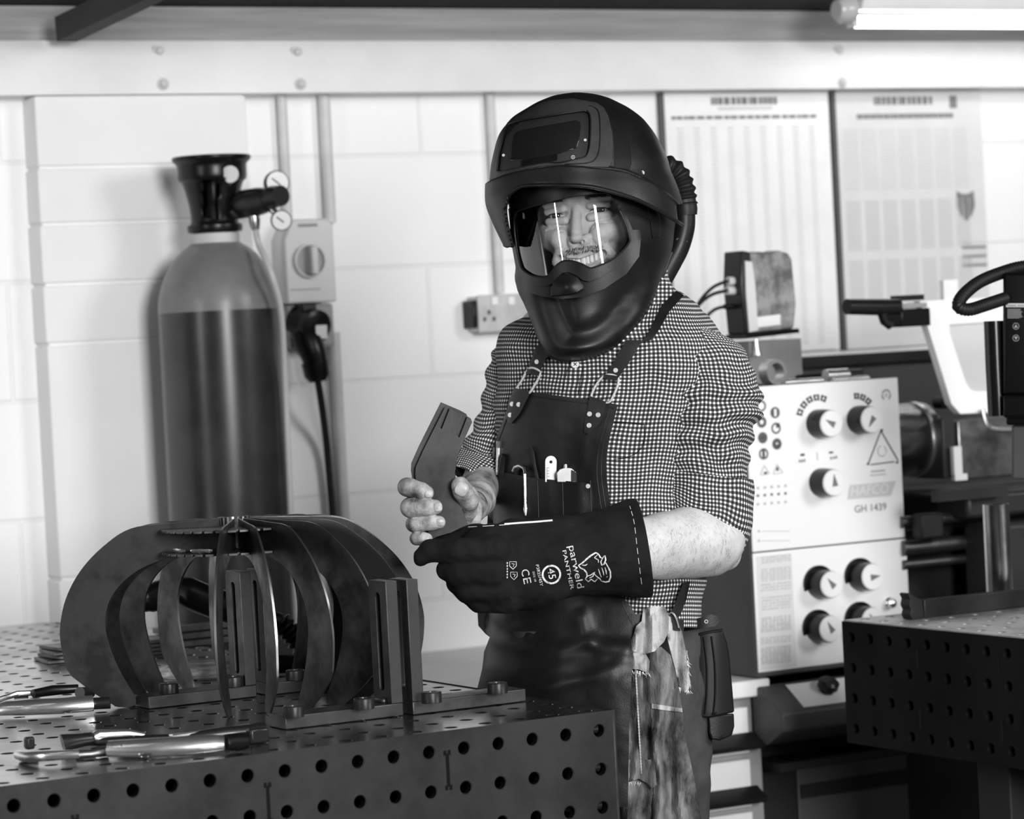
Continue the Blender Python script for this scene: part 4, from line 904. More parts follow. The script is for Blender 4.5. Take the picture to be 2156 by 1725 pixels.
# even spacing for the ribs of the hose
L = [0]
for p, q in zip(hp_[:-1], hp_[1:]): L.append(L[-1]+(q-p).length)
ps = []; s_ = 0
while s_ < L[-1]:
    j = max(k for k in range(N_) if L[k] <= s_); j = min(j, N_-2); ps.append(hp_[j].lerp(hp_[j+1], (s_-L[j])/max(1e-9, L[j+1]-L[j]))); s_ += .0011
make('corrugated_hose', MB().tube(ps, [.0105 if (k % 4) < 2 else .0096 for k in range(len(ps))], 20), M_rubber, parent=dl)
x = DW(2118, 640, -.001)
def dlab(x0, y0, x1, y1, m, nm):
    mb = MB(); i = mb.pts([*[DW(xx, yy, -.0006-(xx-2112)*.0003) for xx, yy in ((x0, y1), (x1, y1), (x1, y0), (x0, y0))]]); mb.f.append(i); return mb
make('warning_strip', dlab(2118, 639, 2170, 647, 0, 0), M_plastic_l, parent=dl, smooth=False)
tx_ = MB(); 
for (tx0, ty0, w) in ((2120, 645.5, 'WARNING'),):
    add_text(tx_, '\u25b2WARNING  \u25b2IMPORTANT' if False else 'WARNING  IMPORTANT', 5.6, lambda u, v: DW(tx0+u*.75, ty0-v, -.0010-(tx0+u*.75-2112)*.0003))
make('warning_lettering', tx_, M_black, parent=dl, smooth=False)
wt = MB()
_DW = DW
def DW(x, y, d=0): return _DW(x, y, d-(x-2112)*.0003)
for j in range(8):
    i = wt.pts([DW(2121, 652+j*2.6, -.0008), DW(2121+random.uniform(22, 35), 652+j*2.6, -.0008), DW(2121+30, 650.9+j*2.6, -.0008), DW(2121, 650.9+j*2.6, -.0008)]); wt.f.append(i)
for cy_, s in ((687, 1), (712, -1)):
    i = wt.pts([DW(2139-4, cy_+3*s, -.0008), DW(2139+4, cy_+3*s, -.0008), DW(2139, cy_-4*s, -.0008)]); wt.f.append(i if s > 0 else i[::-1])
    ii = [wt.pt(DW(2139+r*math.cos(q), cy_+r*math.sin(q), -.0008)) for q in np.linspace(0, 2*math.pi, 25)[:-1] for r in (6, 7)]
    for k in range(24): wt.f.append([ii[2*k], ii[2*k+1], ii[(2*k+3) % 48], ii[(2*k+2) % 48]])
make('panel_print', wt, mat('drill_print', .35, .5), parent=dl, smooth=False)
# ================================================================== figure: signed distance toolkit
def smin(a, b, k):
    h = np.clip(.5+.5*(b-a)/k, 0, 1); return b*(1-h)+a*h-k*h*(1-h)
def smax(a, b, k): return -smin(-a, -b, k)
class SDF:
    def __init__(s, lo, hi, h):
        s.h = h; ax = [np.arange(l, u+h, h, dtype=np.float32) for l, u in zip(lo, hi)]
        s.lo = np.array([a[0] for a in ax]); s.P = np.meshgrid(*ax, indexing='ij'); s.d = None
    def cap(s, a, b, ra, rb=None):
        rb = ra if rb is None else rb; a = np.array(a, np.float32); ab = np.array(b, np.float32)-a
        q = [s.P[i]-a[i] for i in range(3)]; L = float((ab**2).sum())+1e-9
        t = np.clip((q[0]*ab[0]+q[1]*ab[1]+q[2]*ab[2])/L, 0, 1)
        return np.sqrt(sum((q[i]-t*ab[i])**2 for i in range(3)))-(ra+(rb-ra)*t)
    def ell(s, c, r, R=None):
        q = [s.P[i]-c[i] for i in range(3)]
        if R is not None: q = [sum(R[j][i]*q[i] for i in range(3)) for j in range(3)]
        k0 = np.sqrt(sum((q[i]/r[i])**2 for i in range(3))); k1 = np.sqrt(sum((q[i]/r[i]**2)**2 for i in range(3)))+1e-9
        return k0*(k0-1)/k1
    def add(s, d, k=6): s.d = d if s.d is None else smin(s.d, d, k)
    def sub(s, d, k=4): s.d = smax(s.d, -d, k)
    def chain(s, pts, k=6, kk=None):         # pts: (x, y, z, r)
        for p, q in zip(pts[:-1], pts[1:]): s.add(s.cap(p[:3], q[:3], p[3], q[3]), k)
    def mesh(s):
        D = s.d; ins = D < 0; n = D.shape
        c = [ins[a:n[0]-1+a, b:n[1]-1+b, g:n[2]-1+g] for a in (0, 1) for b in (0, 1) for g in (0, 1)]
        tot = sum(x.astype(np.int8) for x in c); act = (tot > 0) & (tot < 8); I = np.argwhere(act)
        vid = -np.ones(act.shape, np.int64); vid[tuple(I.T)] = np.arange(len(I))
        acc = np.zeros((len(I), 3)); cnt = np.zeros(len(I))
        cor = [(a, b, g) for a in (0, 1) for b in (0, 1) for g in (0, 1)]
        for i, p in enumerate(cor):
            for q in cor[i+1:]:
                if sum(abs(x-y) for x, y in zip(p, q)) != 1: continue
                A = D[I[:, 0]+p[0], I[:, 1]+p[1], I[:, 2]+p[2]]; B = D[I[:, 0]+q[0], I[:, 1]+q[1], I[:, 2]+q[2]]
                m = (A < 0) != (B < 0); t = np.where(m, A/np.where(m, A-B, 1), 0)
                pt = np.array(p)+(np.array(q)-np.array(p))*t[:, None]; acc[m] += pt[m]; cnt[m] += 1
        V = (I+acc/cnt[:, None])*s.h+s.lo; F = []
        for ax in range(3):
            o1, o2 = [a for a in range(3) if a != ax]
            sl = [slice(None)]*3; sr = [slice(None)]*3; sl[ax] = slice(0, n[ax]-1); sr[ax] = slice(1, n[ax])
            ch = ins[tuple(sl)] != ins[tuple(sr)]; E = np.argwhere(ch)
            E = E[(E[:, o1] > 0) & (E[:, o2] > 0) & (E[:, o1] < n[o1]-1) & (E[:, o2] < n[o2]-1)]
            def cell(d1, d2): e = E.copy(); e[:, o1] -= d1; e[:, o2] -= d2; return vid[tuple(e.T)]
            q = np.stack([cell(1, 1), cell(0, 1), cell(0, 0), cell(1, 0)], 1)
            inv = ins[tuple(sl)][tuple(E.T)]; fl = inv if ax != 1 else ~inv
            q[fl] = q[fl][:, ::-1]; F.append(q)
        return V, np.concatenate(F)
def sdf_into(mb, sd, disp=None):
    V, Fq = sd.mesh(); b0 = len(mb.v)
    if disp: V = disp(V)
    for p in V: mb.v.append(TP(*p)); mb.uv.append((0, 0))
    mb.f += [[int(i)+b0 for i in f[::-1]] for f in Fq]; return V
# ------------------------------------------------------------------ torso surface shared by shirt, apron, straps
YAW = math.radians(28); CYW, SYW = math.cos(YAW), math.sin(YAW); KR = .66
TOR = [(560, 1352, 52, 0), (600, 1352, 62, 0), (618, 1352, 88, 0), (640, 1322, 146, -5), (660, 1303, 184, -10), (690, 1285, 224, -10), (730, 1288, 243, -5), (800, 1290, 240, 0), (900, 1275, 235, 0), (1000, 1265, 228, 0), (1100, 1262, 225, 5), (1200, 1262, 224, 5), (1300, 1258, 230, 0), (1400, 1255, 240, 0), (1500, 1252, 243, 0), (1700, 1255, 240, 0), (1900, 1260, 225, 0)]
_tor = [spline([Vector((r[0], r[j], 0)) for r in TOR], 6) for j in (1, 2, 3)]
def tor(y):
    out = []
    for s in _tor:
        if y <= s[0].x: out.append(s[0].y); continue
        if y >= s[-1].x: out.append(s[-1].y); continue
        for p, q in zip(s[:-1], s[1:]):
            if y <= q.x: out.append(p.y+(q.y-p.y)*(y-p.x)/max(1e-6, q.x-p.x)); break
    c, a, z = out; M = a/math.sqrt(CYW**2+(KR*SYW)**2); return c, z, M, M*KR
_tc = {}
def torso_z(x, y):
    k = round(y); 
    if k not in _tc: _tc[k] = tor(k)
    c, zc, M, m = _tc[k]; q = x-c
    A = (SYW/M)**2+(CYW/m)**2; B = 2*q*CYW*SYW*(1/M**2-1/m**2); C = q*q*((CYW/M)**2+(SYW/m)**2)-1
    D = B*B-4*A*C
    if D < 0: D = 0
    return zc+(-B+math.sqrt(D))/(2*A)
def nz(x, y, z=0.0): return noise.noise(Vector((x, y, z)))
def gridloft(mb, rings, uvs):
    """rings of px points with duplicated seam column"""
    idx = [[mb.pt(p, uv) for p, uv in zip(r, u)] for r, u in zip(rings, uvs)]
    for a, b in zip(idx[:-1], idx[1:]):
        for k in range(len(a)-1): mb.f.append([a[k], a[k+1], b[k+1], b[k]])
# ------------------------------------------------------------------ materials of the figure
def gingham():
    m = mat('gingham_shirt', .8, .85, bump=.15, bscale=300); nt, b = nodes_of(m); N, L = nt.nodes, nt.links
    uv = N.new('ShaderNodeTexCoord'); sp = N.new('ShaderNodeSeparateXYZ'); L.new(uv.outputs['UV'], sp.inputs[0])
    out = []
    for i in (0, 1):
        a = N.new('ShaderNodeMath'); a.operation = 'MULTIPLY'; a.inputs[1].default_value = 1/8.6; L.new(sp.outputs[i], a.inputs[0])
        f = N.new('ShaderNodeMath'); f.operation = 'FRACT'; L.new(a.outputs[0], f.inputs[0])
        g = N.new('ShaderNodeMath'); g.operation = 'GREATER_THAN'; g.inputs[1].default_value = .43; L.new(f.outputs[0], g.inputs[0]); out.append(g)
    s = N.new('ShaderNodeMath'); s.operation = 'ADD'; L.new(out[0].outputs[0], s.inputs[0]); L.new(out[1].outputs[0], s.inputs[1])
    h = N.new('ShaderNodeMath'); h.operation = 'MULTIPLY'; h.inputs[1].default_value = .5; L.new(s.outputs[0], h.inputs[0])
    r = N.new('ShaderNodeValToRGB'); e = r.color_ramp.elements; r.color_ramp.interpolation = 'CONSTANT'
    e[0].position = 0; e[0].color = (.86, .86, .86, 1); e[1].position = .75; e[1].color = (.012, .012, .012, 1)
    k = r.color_ramp.elements.new(.25); k.color = (.11, .11, .11, 1)
    L.new(h.outputs[0], r.inputs[0]); L.new(r.outputs[0], b.inputs['Base Color']); return m
M_ging = gingham()
M_skin = mat('skin', .60, .5, c2=.42, scale=30, lo=.4, hi=.75, bump=.3, bscale=350)
M_hand = mat('sooty_skin', .44, .5, c2=.06, scale=34, lo=.40, hi=.68, bump=.5, bscale=260)
M_nail = mat('fingernail', .50, .3, c2=.28, scale=60)
M_leather = mat('black_leather', .005, .38, c2=.010, scale=5, bump=.12, bscale=420, rvar=.12, spec=.38)
M_suede = mat('black_suede', .006, .9, c2=.014, scale=11, bump=.35, bscale=300, spec=.15)
M_thread = mat('pale_thread', .75, .7)
M_trouser = mat('work_trouser', .06, .8, c2=.03, scale=16, bump=.4, bscale=500)
PX0, PY0 = 1300, 1000
man = thing('person', 'worker in a checked shirt and black leather apron, holding steel plates in one bare hand', 'person', tuple(W(1290, 1000, YM).xy)+(0,), 0)
# ------------------------------------------------------------------ body
# head frame
HY = math.radians(-17); HR = math.radians(7.5); HS = 1.50; E0 = (1214.0, 447.0, 150.0)
HX = np.array([math.cos(HY), 0, -math.sin(HY)]); HZ_ = np.array([math.sin(HY), 0, math.cos(HY)]); HU = np.array([0, 1.0, 0])
def rot(v): return np.array([v[0]*math.cos(HR)-v[1]*math.sin(HR), v[0]*math.sin(HR)+v[1]*math.cos(HR), v[2]])
HX, HU, HZ_ = rot(HX), rot(HU), rot(HZ_)
def H(x, y, z):
    v = (HX*x+HU*y+HZ_*z)*HS; return (E0[0]+v[0], E0[1]-v[1], E0[2]+v[2])
RH = [[HX[0], -HX[1], HX[2]], [HU[0], -HU[1], HU[2]], [HZ_[0], -HZ_[1], HZ_[2]]]
body = MB()
hd = SDF((1075, 300, -90), (1400, 660, 240), 2.3)
def he(c, r, k=8): hd.add(hd.ell(H(*c), [v*HS for v in r], RH), k)
def hc(a, b, ra, rb, k=6): hd.add(hd.cap(H(*a), H(*b), ra*HS, rb*HS), k)
def hs(a, b, ra, rb, k=3): hd.sub(hd.cap(H(*a), H(*b), ra*HS, rb*HS), k)
he((0, 30, -82), (74, 82, 86)); he((0, -30, -62), (64, 66, 60), 20); he((0, -72, -38), (46, 40, 44), 20)
he((0, -100, -26), (24, 16, 22), 14); he((0, 34, -26), (56, 36, 30), 16)
for s in (-1, 1):
    he((s*46, -28, -27), (26, 22, 24), 14); hc((s*12, 19, -2), (s*46, 15, -12), 7.5, 7, 7); hd.sub(hd.ell(H(s*32, 0, -1), [17*HS, 10*HS, 10*HS], RH), 8)
    hc((s*20, 7.6, -2), (s*45, 5.6, -8), 6, 5.5, 2); hc((s*19, -9.4, -2), (s*45, -8.4, -8), 6, 5.5, 2)   # lids
    hc((s*31, -33, -5), (s*42, -28, -12), 16, 14, 8)
    hc((s*10, -41, 6), (s*12, -38, 4), 7.5, 7, 5)
    hc((s*26, -42, 0), (s*40, -66, -8), 9, 8, 6); hs((s*18, -40, 10), (s*35, -70, 3), 2.6, 2.4, 3)
    he((s*74, -12, -88), (9, 30, 18), 5)
    for q in (-10, 2, 12): hs((s*54, q*.6-2, -8), (s*68, q*1.5-4, -26), 1.2, .8, 2)
    hs((s*20, -17, 6), (s*48, -21, -4), 1.6, 1.5, 3); hs((s*22, -24, 6), (s*50, -29, -6), 1.2, 1.2, 3); hs((s*18, 14, 5), (s*46, 11, -4), 1.2, 1.2, 3)
hc((0, 8, -3), (0, -28, 13), 6, 8, 7); he((0, -36, 16), (9, 7.5, 9), 4)
for s in (-1, 1): hs((s*5.5, -45, 17), (s*7, -42, 12), 2.6, 2.6, 1.5)
he((0, -62, -4), (34, 18, 20), 10); he((0, -88, -8), (26, 12, 18), 8)
mouth = [(-30, -62, -1), (-16, -69, 10), (0, -72, 14), (16, -69, 10), (30, -62, -1)]
for a, b in zip(mouth[:-1], mouth[1:]): hc((a[0], a[1]+8, a[2]+1), (b[0], b[1]+8, b[2]+1), 4, 4, 4); hc((a[0]*.85, a[1]-10, a[2]), (b[0]*.85, b[1]-10, b[2]), 4.5, 4.5, 4)
for a, b in zip(mouth[:-1], mouth[1:]): hs((a[0], a[1], a[2]+2), (b[0], b[1], b[2]+2), 6.4, 6.4, 2)
for k in range(3): hs((-30, 36+9*k, 1-2*k), (30, 36+9*k, 1-2*k), .9, .9, 2)
hd.add(hd.cap((1290, 560, 10), (1330, 680, -10), 76, 80), 25)
sdf_into(body, hd); del hd
# torso and upper arms under the clothes, hips and legs
tr_ = SDF((1020, 620, -190), (1600, 1360, 190), 9)
Rm = [[CYW, 0, SYW], [0, 1, 0], [-SYW, 0, CYW]]
for y in range(680, 1340, 60):
    c, z, M, m = tor(y); tr_.add(tr_.ell((c, y, z), (M*.90, 60, m*.90), Rm), 30)
tr_.chain([(1450, 740, 60, 60), (1495, 900, 88, 62), (1498, 1090, 90, 56)], 30); tr_.chain([(1125, 740, -88, 42), (1088, 880, -94, 40), (1030, 985, -60, 36)], 30)
tr_.chain([(1330, 680, -10, 76), (1330, 760, 0, 90)], 30)
sdf_into(body, tr_); del tr_
# left forearm (bare between sleeve and gauntlet)
fa = SDF((1240, 1040, 20), (1570, 1240, 340), 3)
fa.chain([(1270, 1158, 290, 50), (1340, 1154, 262, 60), (1400, 1148, 215, 67), (1455, 1140, 165, 72), (1495, 1134, 125, 72)], 14)
fa.add(fa.cap((1495, 1134, 125), (1500, 1090, 90), 70, 64), 14); fa.chain([(1500, 1150, 100, 56), (1528, 1170, 84, 32)], 18)
fa.chain([(1360, 1190, 250, 28), (1500, 1178, 120, 34)], 16)
def dsp(V):
    return V
Vf = sdf_into(body, fa); del fa
# right forearm, palm and five fingers closed on the plates
ZP = 430
ha_ = SDF((818, 960, ZP-160), (1050, 1180, ZP+70), 2.0)
fing = [  # per finger: back, knuckle, bend, tip
    [(985, 1040, ZP-80, 20), (900, 1030, ZP-58, 20), (857, 1026, ZP-18, 19.5), (862, 1026, ZP+14, 19), (888, 1034, ZP+27, 17.5), (899, 1038, ZP+27, 15)],
    [(985, 1068, ZP-78, 20), (905, 1068, ZP-58, 21), (864, 1069, ZP-18, 21), (867, 1070, ZP+14, 20.5), (900, 1069, ZP+30, 18.5), (916, 1068, ZP+28, 16)],
    [(985, 1095, ZP-74, 18), (912, 1100, ZP-52, 17), (871, 1104, ZP-16, 16.5), (876, 1104, ZP+12, 16), (908, 1101, ZP+26, 16), (924, 1100, ZP+25, 14)],
    [(985, 1115, ZP-70, 16), (915, 1128, ZP-48, 14.5), (877, 1134, ZP-14, 14), (880, 1134, ZP+10, 14), (892, 1134, ZP+22, 13), (899, 1134, ZP+22, 11.5)]]
for f in fing:
    g = None
    for p, q in zip(f[:-1], f[1:]):
        d = ha_.cap(p[:3], q[:3], p[3], q[3]); g = d if g is None else smin(g, d, 4)
    for p in (f[2], f[4]):      # creases at the joints
        pass
    ha_.add(g, 1.2)
ha_.add(ha_.ell((965, 1080, ZP-78), (50, 60, 28)), 8)
ha_.add(ha_.cap((968, 1096, ZP-60), (984, 1076, ZP-26), 24, 20), 10); ha_.chain([(984, 1076, ZP-26, 20), (988, 1056, ZP+2, 20), (975, 1035, ZP+23, 21), (969, 1023, ZP+27, 19)], 4)
ha_.chain([(970, 1086, ZP-95, 28), (978, 1078, ZP-155, 29)], 10)
ha_.sub(ha_.cap((984, 1062, ZP+30), (1006, 1050, ZP+28), 1.5, 1.5), 3); ha_.sub(ha_.cap((980, 1058, ZP+34), (1000, 1046, ZP+30), 1.0, 1.0), 3)
for (x0, y0, x1, y1, z) in ((866, 1008, 866, 1046, ZP+36), (870, 1050, 872, 1090, ZP+38), (882, 1088, 884, 1120, ZP+32), (884, 1122, 885, 1146, ZP+26)):
    ha_.sub(ha_.cap((x0, y0, z), (x1, y1, z), 1.4, 1.4), 3); ha_.sub(ha_.cap((x0+5, y0+3, z+2), (x1+5, y1-3, z+2), 1.0, 1.0), 3)
hand = MB(); sdf_into(hand, ha_); del ha_
arm_ = SDF((955, 950, -130), (1075, 1130, ZP-90), 4); arm_.chain([(1018, 990, -60, 38), (1012, 1022, 0, 40), (1004, 1052, 130, 38), (992, 1068, 250, 33), (978, 1078, ZP-110, 29)], 10)
sdf_into(hand, arm_); del arm_  # forearm shares the sooty hand skin: grime plus shade put into the colour
nb = len(body.v); body.v += hand.v; body.uv += hand.uv; body.f += [[i+nb for i in f] for f in hand.f]
legs = SDF((1060, 1300, -150), (1500, 2750, 150), 14)
legs.chain([(1190, 1400, 10, 105), (1175, 1900, 10, 78), (1170, 2250, 0, 58), (1165, 2600, 0, 42)], 10); legs.chain([(1350, 1400, 0, 105), (1375, 1900, 0, 78), (1385, 2250, -10, 58), (1390, 2600, -10, 42)], 10)
sdf_into(body, legs); del legs
nhand = len(hand.f)
bo = make('body', body, M_skin, parent=man, sharp=180)
bo.data.materials.append(M_hand)
hv = set(range(nb, nb+len(hand.v)))
for p in bo.data.polygons:
    if p.vertices[0] in hv: p.material_index = 1
# nails
def nail(x, y, z, rx, ry, rot=0, tz=0.0):
    m = MB(TP); n = 20; c, s = math.cos(rot), math.sin(rot); rings = []
    for k in range(6):
        t = k/5; rr = math.cos(t*math.pi/2)**.5 if k < 5 else 0.02
        rings.append([(x+(math.copysign(abs(math.cos(q))**.7, math.cos(q))*rx*rr*c-math.copysign(abs(math.sin(q))**.7, math.sin(q))*ry*rr*s), y+(math.copysign(abs(math.cos(q))**.7, math.cos(q))*rx*rr*s+math.copysign(abs(math.sin(q))**.7, math.sin(q))*ry*rr*c), z+3.2*math.sin(t*math.pi/2)-1.5*abs(math.sin(q))*rr+tz*math.cos(q)) for q in [2*math.pi*k_/n for k_ in range(n)]])
    m.rings(rings); recalc(make('fingernail', m, M_nail, parent=bo))
nail(903, 1040, ZP+41, 9, 8.5, -.05, -2); nail(922, 1068, ZP+43, 9, 10, -.1, -2); nail(926, 1100, ZP+37, 10.5, 8.5, 0, -1); nail(897, 1135, ZP+32, 8, 7, .2); nail(972, 1030, ZP+45, 14, 15, .5, 0)
# face details
eye_w = mat('eye_white', .55, .2); eye_d = mat('eye_dark', .02, .1); M_tooth = mat('teeth', .80, .25); M_hair = mat('dark_hair', .03, .6)
for s in (-1, 1):
    m = MB(TP); c = Vector(H(s*33, -1.5, -13.5)); f = Vector([HZ_[0], -HZ_[1], HZ_[2]])+Vector((0.15, 0, 0)); f.normalize()
    m.turn([(11.8*HS*math.sin(t), 11.8*HS*math.cos(t)) for t in np.linspace(math.pi-.02, .02, 16)], c, f, 28); recalc(make('eyeball', m, eye_w, parent=bo))
    m = MB(TP); m.turn([(5.8*HS*q, (math.sqrt(11.8**2-(5.8*q)**2)+.12)*HS) for q in (1, .85, .7, .5, .3, .02)], c, f, 24); recalc(make('iris', m, eye_d, parent=bo))
for s in (-1, 1):
    m = MB(TP); m.tube([H(s*20, -.5, -1.2), H(s*26, 1.6, -.2), H(s*33, 2.2, -.8), H(s*40, 1.4, -3.0), H(s*47, -1.5, -7.0)], [.7, 1.2, 1.4, 1.3, .7], 8); make('eyelashes', m, M_hair, parent=bo)
for k in range(10):
    x = (-25.5, -20.5, -15, -9.8, -3.9, 3.9, 9.8, 15, 20.5, 25.5)[k]; w = (4.6, 5.2, 5.9, 6.2, 7.6)[min(k, 9-k)]; z = 12.5-.021*x*x; y = -69.5+.009*x*x; x0 = x
    m = MB(TP); rings = [[H(x0+w*.5*math.cos(q)*a, y+.5+dy+0*q, z+2.2*math.sin(q)-1) for q in [2*math.pi*i/12 for i in range(12)]] for dy, a in ((5, .9), (1, 1), (-3.5, 1), (-5.4, .8))]
    m.rings(rings); recalc(make('tooth', m, M_tooth, parent=bo))
bvh_src = BVHTree.FromPolygons([Vector(v) for v in body.v[:]], body.f, epsilon=0)
def body_hit(x, y, z0=600):
    a = TP(x, y, z0); b = TP(x, y, -300); h = bvh_src.ray_cast(a, (b-a).normalized(), 2.0); return h[0], h[1]
def strands(name, spots, L, r, direc, material, stuff=True, spread=.5):
    m = MB()
    for (x, y) in spots:
        p, nrm = body_hit(x, y)
        if p is None: continue
        if nrm.dot(FW) > 0: nrm = -nrm
        dx, dy = direc(x, y); q0 = TP(x, y, 0); q1 = TP(x+dx*8, y+dy*8, 0); t = (q1-q0).normalized()
        t = (t+Vector([random.uniform(-spread, spread) for _ in range(3)])*.8).normalized(); t = (t-nrm*t.dot(nrm)+nrm*.28).normalized()
        l = L*random.uniform(.6, 1.2); m.tube([p, p+t*l*.5+nrm*l*.08, p+t*l], [r, r*.8, r*.25], 3, cap=False)
    o = make(name, m, material, parent=bo); o['kind'] = 'stuff'; return o
sp_ = []
for _ in range(380):
    u = random.uniform(-27, 27); v = random.uniform(-56, -47)+abs(u)*-.08; h_ = H(u, v, 0); sp_.append((h_[0]+7, h_[1]))
strands('moustache', sp_, .0042, .00020, lambda x, y: (random.uniform(-.5, .5), 1), M_hair)
sp_ = []
for s in (-1, 1):
    for _ in range(260):
        u = random.uniform(14, 50); h_ = H(s*u, 20-.004*(u-30)**2+random.uniform(-2.2, 2.2), 0); sp_.append((h_[0], h_[1]))
strands('eyebrows', sp_, .006, .00018, lambda x, y: (1 if x > 1214 else -1, .1), M_hair)
sp_ = []
while len(sp_) < 1500:
    u = random.uniform(-44, 44); v = random.uniform(-112, -45)
    if -84 < v < -60 and abs(u) < 30: continue
    h_ = H(u, v, 0); sp_.append((h_[0], h_[1]))
strands('beard_stubble', sp_, .0012, .00012, lambda x, y: (0, 1), M_hair)
sp_ = [(random.uniform(1352, 1545), random.uniform(1078, 1215)) for _ in range(520)]
strands('forearm_hair', sp_, .009, .00009, lambda x, y: (-.4, 1), mat('arm_hair', .06, .6), spread=.8)
# ------------------------------------------------------------------ shirt
SHN = 200
sh = MB(TP); rings = []; uvs = []
ys = [562+4.0*k for k in range(int((1322-562)/4.0)+1)]
def shirt_disp(x, y, th):
    d = 5.5*nz(x*.012, y*.02, 3.1)+3.6*nz(x*.03+y*.02, y*.035, 7.7)
    # vertical pleats over the chest, tucked folds at the waist
    d += 3.0*math.sin(x*.055+2*nz(x*.01, y*.006))*max(0, 1-abs(y-790)/160)*.7
    d += 5*max(0, (y-1180)/140)*nz(x*.05, y*.01, 2)
    d += 4*math.sin((x-1330)*.05+(y-1000)*.045)*max(0, 1-abs(x-1345)/90)*max(0, 1-abs(y-1000)/160)
    return d
for y in ys:
    c, zc, M, m = tor(y); r = []; u = []
    fl = 1-min(1, max(0, (y-1230)/40))*.05
    for k in range(SHN+1):
        t = 2*math.pi*k/SHN+math.pi/2+math.pi; a = M*math.cos(t)*fl; b = m*math.sin(t)*fl
        x = c+a*CYW-b*SYW; z = zc+a*SYW+b*CYW; L = math.hypot(math.cos(t)/M, math.sin(t)/m); nx_, nz_ = math.cos(t)/M/L, math.sin(t)/m/L
        d = shirt_disp(x, y, t)*1.25*min(1, (y-562)/60)*(1 if y < 1230 else .3); 
        r.append((x+(nx_*CYW-nz_*SYW)*d, y+1.5*nz(x*.02, y*.02), z+(nx_*SYW+nz_*CYW)*d)); u.append((t*215+4*nz(x*.01, y*.01), y+5*nz(x*.012, y*.009, 5)))
    rings.append(r); uvs.append(u)
gridloft(sh, rings, uvs)
def sleeve(mb, spec, fold, n=110, per=16, ext=0, seed=0, dens=3.0):
    """spec rows: centre (x, y, z), U vector (3), V vector (3)"""
    S = [spline([Vector(s[j]) for s in spec], per) for j in range(3)]
    L = [0]
    for p, q in zip(S[0][:-1], S[0][1:]): L.append(L[-1]+(q-p).length)
    rr = []; uu = []; m = int(L[-1]/dens)
    for i in range(m+1):
        s = L[-1]*i/m; j = min(max(k for k in range(len(L)) if L[k] <= s+1e-9), len(L)-2); f = (s-L[j])/max(1e-9, L[j+1]-L[j])
        c, U, V = [x[j].lerp(x[j+1], f) for x in S]; r = []; u = []; R = (U.length+V.length)/2
        for k in range(n+1):
            t = 2*math.pi*k/n-math.pi/2; d = (fold(t, s/L[-1], s)+ext)/R; q = c+(U*math.cos(t)+V*math.sin(t))*(1+d); r.append(tuple(q)); u.append((t*92+6*nz(s*.02, t*2, seed+3), s+seed+10*nz(math.cos(t)*1.5, s*.012, seed+math.sin(t))))
        rr.append(r); uu.append(u)
    gridloft(mb, rr, uu); return rr, uu
def foldL(t, f, s):
    d = 10*nz(math.cos(t)*1.4, s*.018+math.sin(t)*1.2, 1.3)+4.5*nz(math.cos(t)*3, s*.05+math.sin(t)*2, 4.3)
    w = max(0, 1-abs(s-275)/120); d += 9*w*math.sin(s*.14+2.2*math.sin(t+.6)+2*nz(t, s*.01))
    w2 = max(0, 1-abs(s-150)/120)*max(0, -math.cos(t)*.7+.3); d += 5*w2*math.sin(s*.10+t*3)
    return d*min(1, s/50)
def v3(x, y, z): return (x, y, z)
LSP = [((1392, 655, 20), (52, 30, 30), (0, 10, 70)), ((1432, 684, 40), (84, 22, 20), (0, -10, 82)), ((1472, 730, 62), (94, 4, 8), (-4, -4, 92)), ((1488, 785, 76), (101, 0, 0), (0, 0, 96)), ((1491, 840, 84), (107, 0, 0), (0, 0, 100)), ((1484, 905, 88), (101, 0, 0), (0, 0, 98)), ((1482, 965, 90), (96, 2, 0), (0, 0, 95)), ((1489, 1015, 92), (90, 10, 0), (0, 0, 92)), ((1488, 1062, 94), (89, 26, 0), (0, 0, 92)), ((1480, 1112, 98), (80, 50, 0), (0, 0, 90))]
slL, uvL = sleeve(sh, LSP, foldL)
def foldR(t, f, s):
    return (5*nz(math.cos(t)*1.4, s*.02+math.sin(t), 9.3)+3.5*math.sin(s*.11+2*math.sin(t))*min(1, s/120))*min(1, s/40)
RSP = [((1150, 680, -70), (40, -30, 10), (0, 0, 50)), ((1112, 718, -92), (66, -14, 0), (0, 0, 56)), ((1100, 770, -98), (68, 0, 0), (0, 0, 58)), ((1086, 840, -98), (70, 6, 0), (0, 0, 58)), ((1064, 905, -92), (68, 12, 0), (0, 0, 58)), ((1038, 955, -76), (62, 18, 0), (0, 0, 56)), ((1014, 988, -52), (52, 22, 0), (0, -10, 56)), ((998, 1008, -26), (42, 22, 0), (0, -14, 54))]
slR, uvR = sleeve(sh, RSP, foldR, n=80, seed=900)
shirt = make('shirt', sh, M_ging, parent=man, sharp=180)
shirt['label'] = 'black and white small-check shirt with rolled sleeves'
